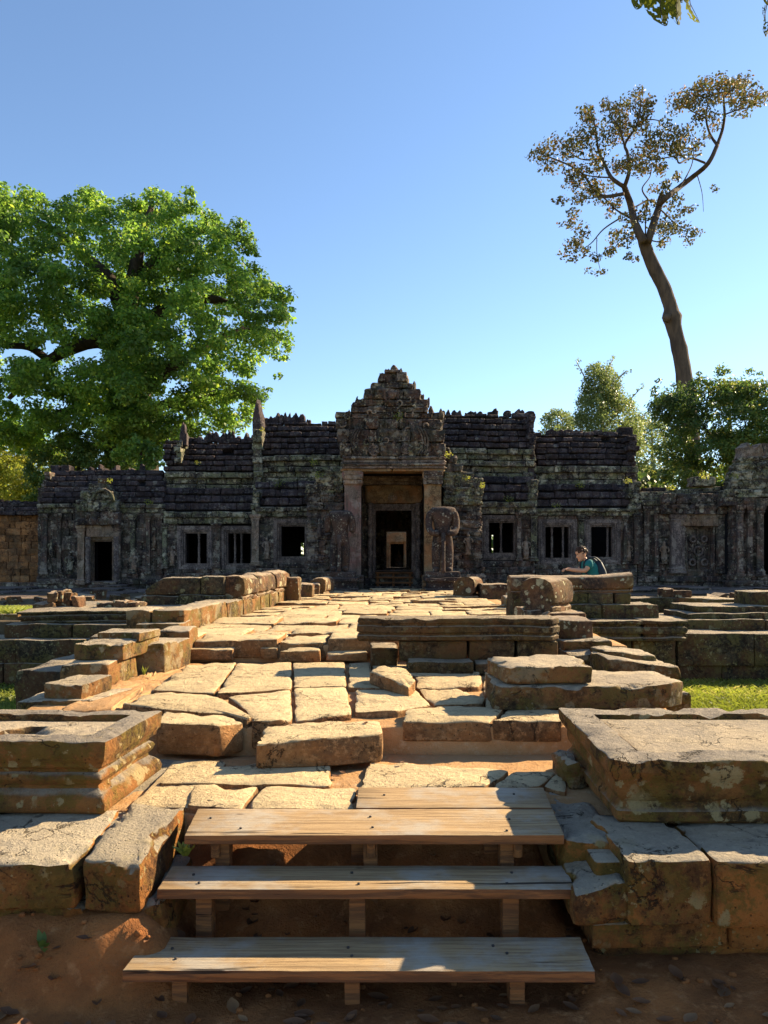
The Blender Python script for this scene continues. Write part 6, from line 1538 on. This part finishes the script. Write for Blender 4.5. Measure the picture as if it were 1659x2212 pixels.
# ---- leaves hanging into the picture at the top right
random.seed(261)
HB = thing('hanging_branch', F(1450, -60, 4.0), 'large insect-eaten green leaves hanging from a branch at the top right', 'branch')
def big_leaf(px, py, L, ang, yaw, Y, holes, parent):
    base = F(px, py, Y); nl, nw = 22, 12; V = []; Fs = []
    d = Vector((math.sin(ang), 0, -math.cos(ang))); s0 = Vector((math.cos(ang), 0, math.sin(ang))); s = (s0 * math.cos(yaw) + Vector((0, 1, 0)) * math.sin(yaw)); nn = s.cross(d)
    sd = random.uniform(0, 99)
    for i in range(nl + 1):
        u = i / nl; w = L * .29 * (math.sin(math.pi * u ** .8) ** .75 + .02) * (1 + .12 * noise.noise(Vector((u * 9, sd, 0))))
        for j in range(nw + 1):
            t = j / nw * 2 - 1
            V.append(d * L * u + s * w * t + nn * (.10 * w * math.cos(u * 40 + abs(t) * 5) * .35 + abs(t) * w * .35 - .25 * L * u * u + .02 * L * noise.noise(Vector((u * 4, t * 3, sd)))))
    for i in range(nl):
        for j in range(nw):
            u, t = (i + .5) / nl, (j + .5) / nw * 2 - 1
            if noise.noise(Vector((u * 7.5, t * 3.4, sd * 1.7))) > holes: continue
            a = i * (nw + 1) + j; Fs.append((a, a + 1, a + nw + 2, a + nw + 1))
    link('leaf', mesh(V, Fs), M['leaf_near'], base, parent)
    Geo().add(tube_geo([base + d * -.03, base + d * L * .5 + nn * (-.0625 * L - .002), base + d * L * .96 + nn * (-.235 * L)], [.003, .002, .001], 5)).obj('midrib', 'bark_tall', base, parent)
for (px, py, L, ang, yaw, Y, h) in ((1392, -30, .16, -.5, .4, 4.0, .36), (1424, -30, .26, -.05, .3, 4.0, .34), (1446, -40, .22, -.15, .9, 4.1, .25), (1465, -30, .24, -.2, .5, 3.9, .24), (1482, -35, .24, .05, 1.0, 4.1, .16), (1405, -45, .19, .2, .8, 4.15, .3), (1436, -60, .22, .3, .2, 4.05, .3), (1448, -30, .20, .1, .3, 4.02, .2)):
    big_leaf(px, py, L, ang, yaw, Y, h, HB)
P = [F(1380, -80, 4.0), F(1430, -62, 4.05), F(1490, -70, 4.05), F(1600, -120, 4.2), F(1800, -160, 4.4)]
Geo().add(tube_geo(smooth_path(P, 4), [.006 + .0004 * i for i in range(17)], 7, amp=.1)).obj('twig', 'bark_dark', P[0], HB)
HB2 = thing('hanging_branch', F(1690, -40, 4.0), 'ragged dark leaf tips poking in at the right edge near the top corner', 'branch')
for (px, py, L, ang, yaw, Y, h) in ((1662, -32, .17, -.15, .7, 4.0, .1), (1655, 12, .10, -.3, 1.0, 4.0, .05), (1664, 48, .1, -.5, .6, 4.0, .2), (1685, -10, .2, .0, .6, 4.1, .2)):
    big_leaf(px, py, L, ang, yaw, Y, h, HB2)
P = [F(1665, -40, 4.0), F(1690, -30, 4.05), F(1800, -60, 4.1)]
Geo().add(tube_geo(smooth_path(P, 4), [.005] * 9, 7)).obj('twig', 'bark_dark', P[0], HB2)

# ================================================================ the seated person
random.seed(271)
PY = 13.0
b = block('seat_block', quad(3.48, 4.05, 12.75, 13.3), 0.17, -0.13, 'rail', r=.03, amp=.02, res=.08)
tag(b, 'low squared stone the person sits on behind the long lichened rail', 'stone')
PE = thing('person', (3.7, PY, -0.12), 'person in teal t-shirt with dark backpack sitting hunched with forearms on knees', 'person')
def body_geo(scale=1.0):
    v = [(3.70, PY, .27), (3.675, PY, .45), (3.63, PY, .62), (3.575, PY, .76), (3.535, PY, .835), (3.50, PY, .875)]
    e = [(0, 1), (1, 2), (2, 3), (3, 4), (4, 5)]; r = [(.135, .15), (.115, .14), (.12, .16), (.10, .15), (.048, .048), (.05, .05)]
    def ch(root, pts, rs):
        prev = root
        for p, q in zip(pts, rs): v.append(p); r.append((q, q)); e.append((prev, len(v) - 1)); prev = len(v) - 1
    for s in (-1, 1):
        ch(3, [(3.575, PY + s * .165, .775), (3.475, PY + s * .23, .64), (3.33, PY + s * .14, .655), (3.245, PY + s * .06, .668), (3.20, PY + s * .03, .66)], [.055, .042, .037, .028, .03])
        ch(0, [(3.62, PY + s * .10, .27), (3.30, PY + s * .14, .55), (3.32, PY + s * .14, .20), (3.34, PY + s * .14, -.06), (3.22, PY + s * .15, -.09)], [.105, .065, .055, .04, .035])
    return v, e, r
v, e, r = body_geo()
skin('body', v, e, r, 'skin', PE, (3.7, PY, .27), 2)
# hands with fingers
for s in (-1, 1):
    hb = Vector((3.195, PY + s * .035, .662)); g_ = Geo()
    for k in range(4):
        o = Vector((0, (k - 1.5) * .019, 0)); L = (.062, .07, .066, .052)[k]
        g_.add(tube_geo([hb + o + Vector((.02, 0, 0)), hb + o + Vector((-L * .5, 0, .004)), hb + o + Vector((-L * .85, 0, -.018)), hb + o + Vector((-L * .9, 0, -.04))], [.0105, .010, .009, .006], 6))
    g_.add(tube_geo([hb + Vector((.03, -s * .03, 0)), hb + Vector((-.01, -s * .05, .008)), hb + Vector((-.035, -s * .045, 0))], [.012, .011, .008], 6))
    g_.obj('fingers', 'skin', hb, PE)
# shirt: torso and short sleeves, a little wider than the body
sv = [(3.705, PY, .30), (3.68, PY, .45), (3.635, PY, .62), (3.58, PY, .77), (3.55, PY, .815)]; se = [(0, 1), (1, 2), (2, 3), (3, 4)]; sr = [(.16, .175), (.15, .17), (.16, .185), (.13, .17), (.065, .07)]
for s in (-1, 1):
    i0 = len(sv); sv += [(3.575, PY + s * .17, .78), (3.505, PY + s * .215, .69)]; se += [(3, i0), (i0, i0 + 1)]; sr += [(.092, .092), (.082, .082)]
skin('shirt', sv, se, sr, 'teal_shirt', PE, (3.7, PY, .3), 2)
tv = [(3.70, PY, .25)]; te = []; tr = [(.15, .165)]
for s in (-1, 1):
    i0 = len(tv); tv += [(3.62, PY + s * .10, .27), (3.30, PY + s * .14, .555), (3.32, PY + s * .14, .20), (3.34, PY + s * .14, .0)]; te += [(0, i0), (i0, i0 + 1), (i0 + 1, i0 + 2), (i0 + 2, i0 + 3)]; tr += [(.12, .12), (.08, .08), (.068, .068), (.06, .06)]
skin('trousers', tv, te, tr, 'trousers', PE, (3.7, PY, .25), 2)
for s in (-1, 1):
    p = Vector((3.34, PY + s * .14, -.085))
    Geo().add(tube_geo([p + Vector((.05, 0, 0)), p, p + Vector((-.12, 0, -.005)), p + Vector((-.19, 0, -.015))], [.045, .055, .045, .025], 10)).obj('shoe', 'backpack', p, PE)
# head in profile, looking down to the left
hc = Vector((3.465, PY, .932)); tl = -0.32
rowsH = [(-.118, -.060, -.020, .022), (-.108, -.085, .0, .040), (-.09, -.092, .02, .052), (-.075, -.084, .035, .058), (-.064, -.092, .045, .062), (-.052, -.086, .055, .066), (-.040, -.092, .065, .069), (-.03, -.108, .072, .071), (-.018, -.103, .08, .073), (0.0, -.092, .088, .075), (.012, -.082, .092, .077),
         (.028, -.092, .097, .078), (.05, -.094, .100, .077), (.075, -.084, .097, .072), (.095, -.065, .085, .06), (.110, -.04, .06, .04), (.118, -.01, .025, .015)]
rings = []
for (z, fr, bk, hw) in rowsH:
    cx_ = (fr + bk) / 2; a_ = (bk - fr) / 2; rg = []
    for k in range(18):
        th = 2 * math.pi * k / 18; ct, st_ = math.cos(th), math.sin(th)
        y_ = hw * st_ * (1 - .25 * max(0, -ct)); x_ = cx_ + a_ * ct
        if ct < -.9 and -.045 < z < .012: pass
        rg.append(Vector((x_, y_, z)))
    rings.append(rg)
R_ = Matrix.Rotation(tl, 3, 'Y')
hd = Geo().add(loft(rings)); hd.V = [hc + R_ @ q for q in hd.V]
for s in (-1, 1):
    ec = hc + R_ @ Vector((.015, s * .073, -.012)); hd.add(tube_geo([ec + Vector((-.01, 0, -.028)), ec + Vector((.012, s * .010, 0)), ec + Vector((.004, s * .008, .028))], [.007, .013, .008], 6))
head = hd.obj('head', 'skin', hc, PE)
for s in (-1, 1):
    p = hc + R_ @ Vector((-.078, s * .035, .012)); Geo().add(tube_geo([p + Vector((0, -.012, 0)), p, p + Vector((0, .012, 0))], [.002, .0045, .002], 6)).obj('eye', 'eye', p, head)
    p = hc + R_ @ Vector((-.086, s * .035, .03)); Geo().add(tube_geo([p + Vector((.006, s * .02, 0)), p, p + Vector((0, -s * .018, -.002))], [.002, .003, .002], 5)).obj('eyebrow', 'hair', p, head)
p = hc + R_ @ Vector((-.088, 0, -.066)); Geo().add(tube_geo([p + Vector((.01, -.022, 0)), p, p + Vector((.01, .022, 0))], [.004, .008, .004], 6)).obj('mouth', 'lips', p, head)
g_ = Geo()
for k in range(230):
    th = random.uniform(0, 6.28); ph = random.uniform(-.25, 1.57)
    q = Vector((math.cos(th) * math.cos(ph) * .098 + .012, math.sin(th) * math.cos(ph) * .078, math.sin(ph) * .108 + .022))
    if q.x < -.055 and q.z < .068: continue
    if q.x < .005 and q.z < .045: continue
    if abs(q.y) > .05 and q.z < .0 and q.x < .04: continue
    c = hc + R_ @ q; rr_ = random.uniform(.010, .019)
    g_.add(tube_geo([c + Vector((0, 0, -rr_)), c + Vector((0, 0, -rr_ * .5)), c + Vector((0, 0, rr_ * .5)), c + Vector((0, 0, rr_))], [rr_ * .4, rr_, rr_, rr_ * .4], 6, amp=.3, freq=40))
g_.obj('hair', 'hair', hc, PE)
# backpack hangs on the person's back: a thing of its own
BP = thing('backpack', (3.83, PY, .42), 'dark backpack on the back of the seated person', 'backpack')
rings = []
for (z, w, d_) in ((.36, .10, .05), (.38, .13, .075), (.5, .145, .09), (.66, .14, .085), (.78, .12, .065), (.82, .09, .04)):
    cx_ = 3.875 - (z - .36) * .30
    rings.append([Vector((cx_ + d_ * (abs(math.cos(a)) ** .6) * (1 if math.cos(a) > 0 else -1), PY + w * (abs(math.sin(a)) ** .6) * (1 if math.sin(a) > 0 else -1), z)) for a in [i * 2 * math.pi / 20 for i in range(20)]])
Geo().add(loft(rings)).obj('bag', 'backpack', (3.87, PY, .36), BP)
for s in (-1, 1):
    P = [(3.78, PY + s * .10, .79), (3.66, PY + s * .11, .875), (3.52, PY + s * .12, .83), (3.475, PY + s * .12, .72), (3.56, PY + s * .155, .52), (3.74, PY + s * .14, .42)]
    Geo().add(tube_geo(smooth_path(P, 4), [.016] * 21, 6)).obj('strap', 'backpack', P[0], BP)


for _t in (PE, BP): _t.location.z += 0.045
for _o in bpy.data.objects:
    if _o.name.startswith('seat_block'): _o.scale.z = 1.15
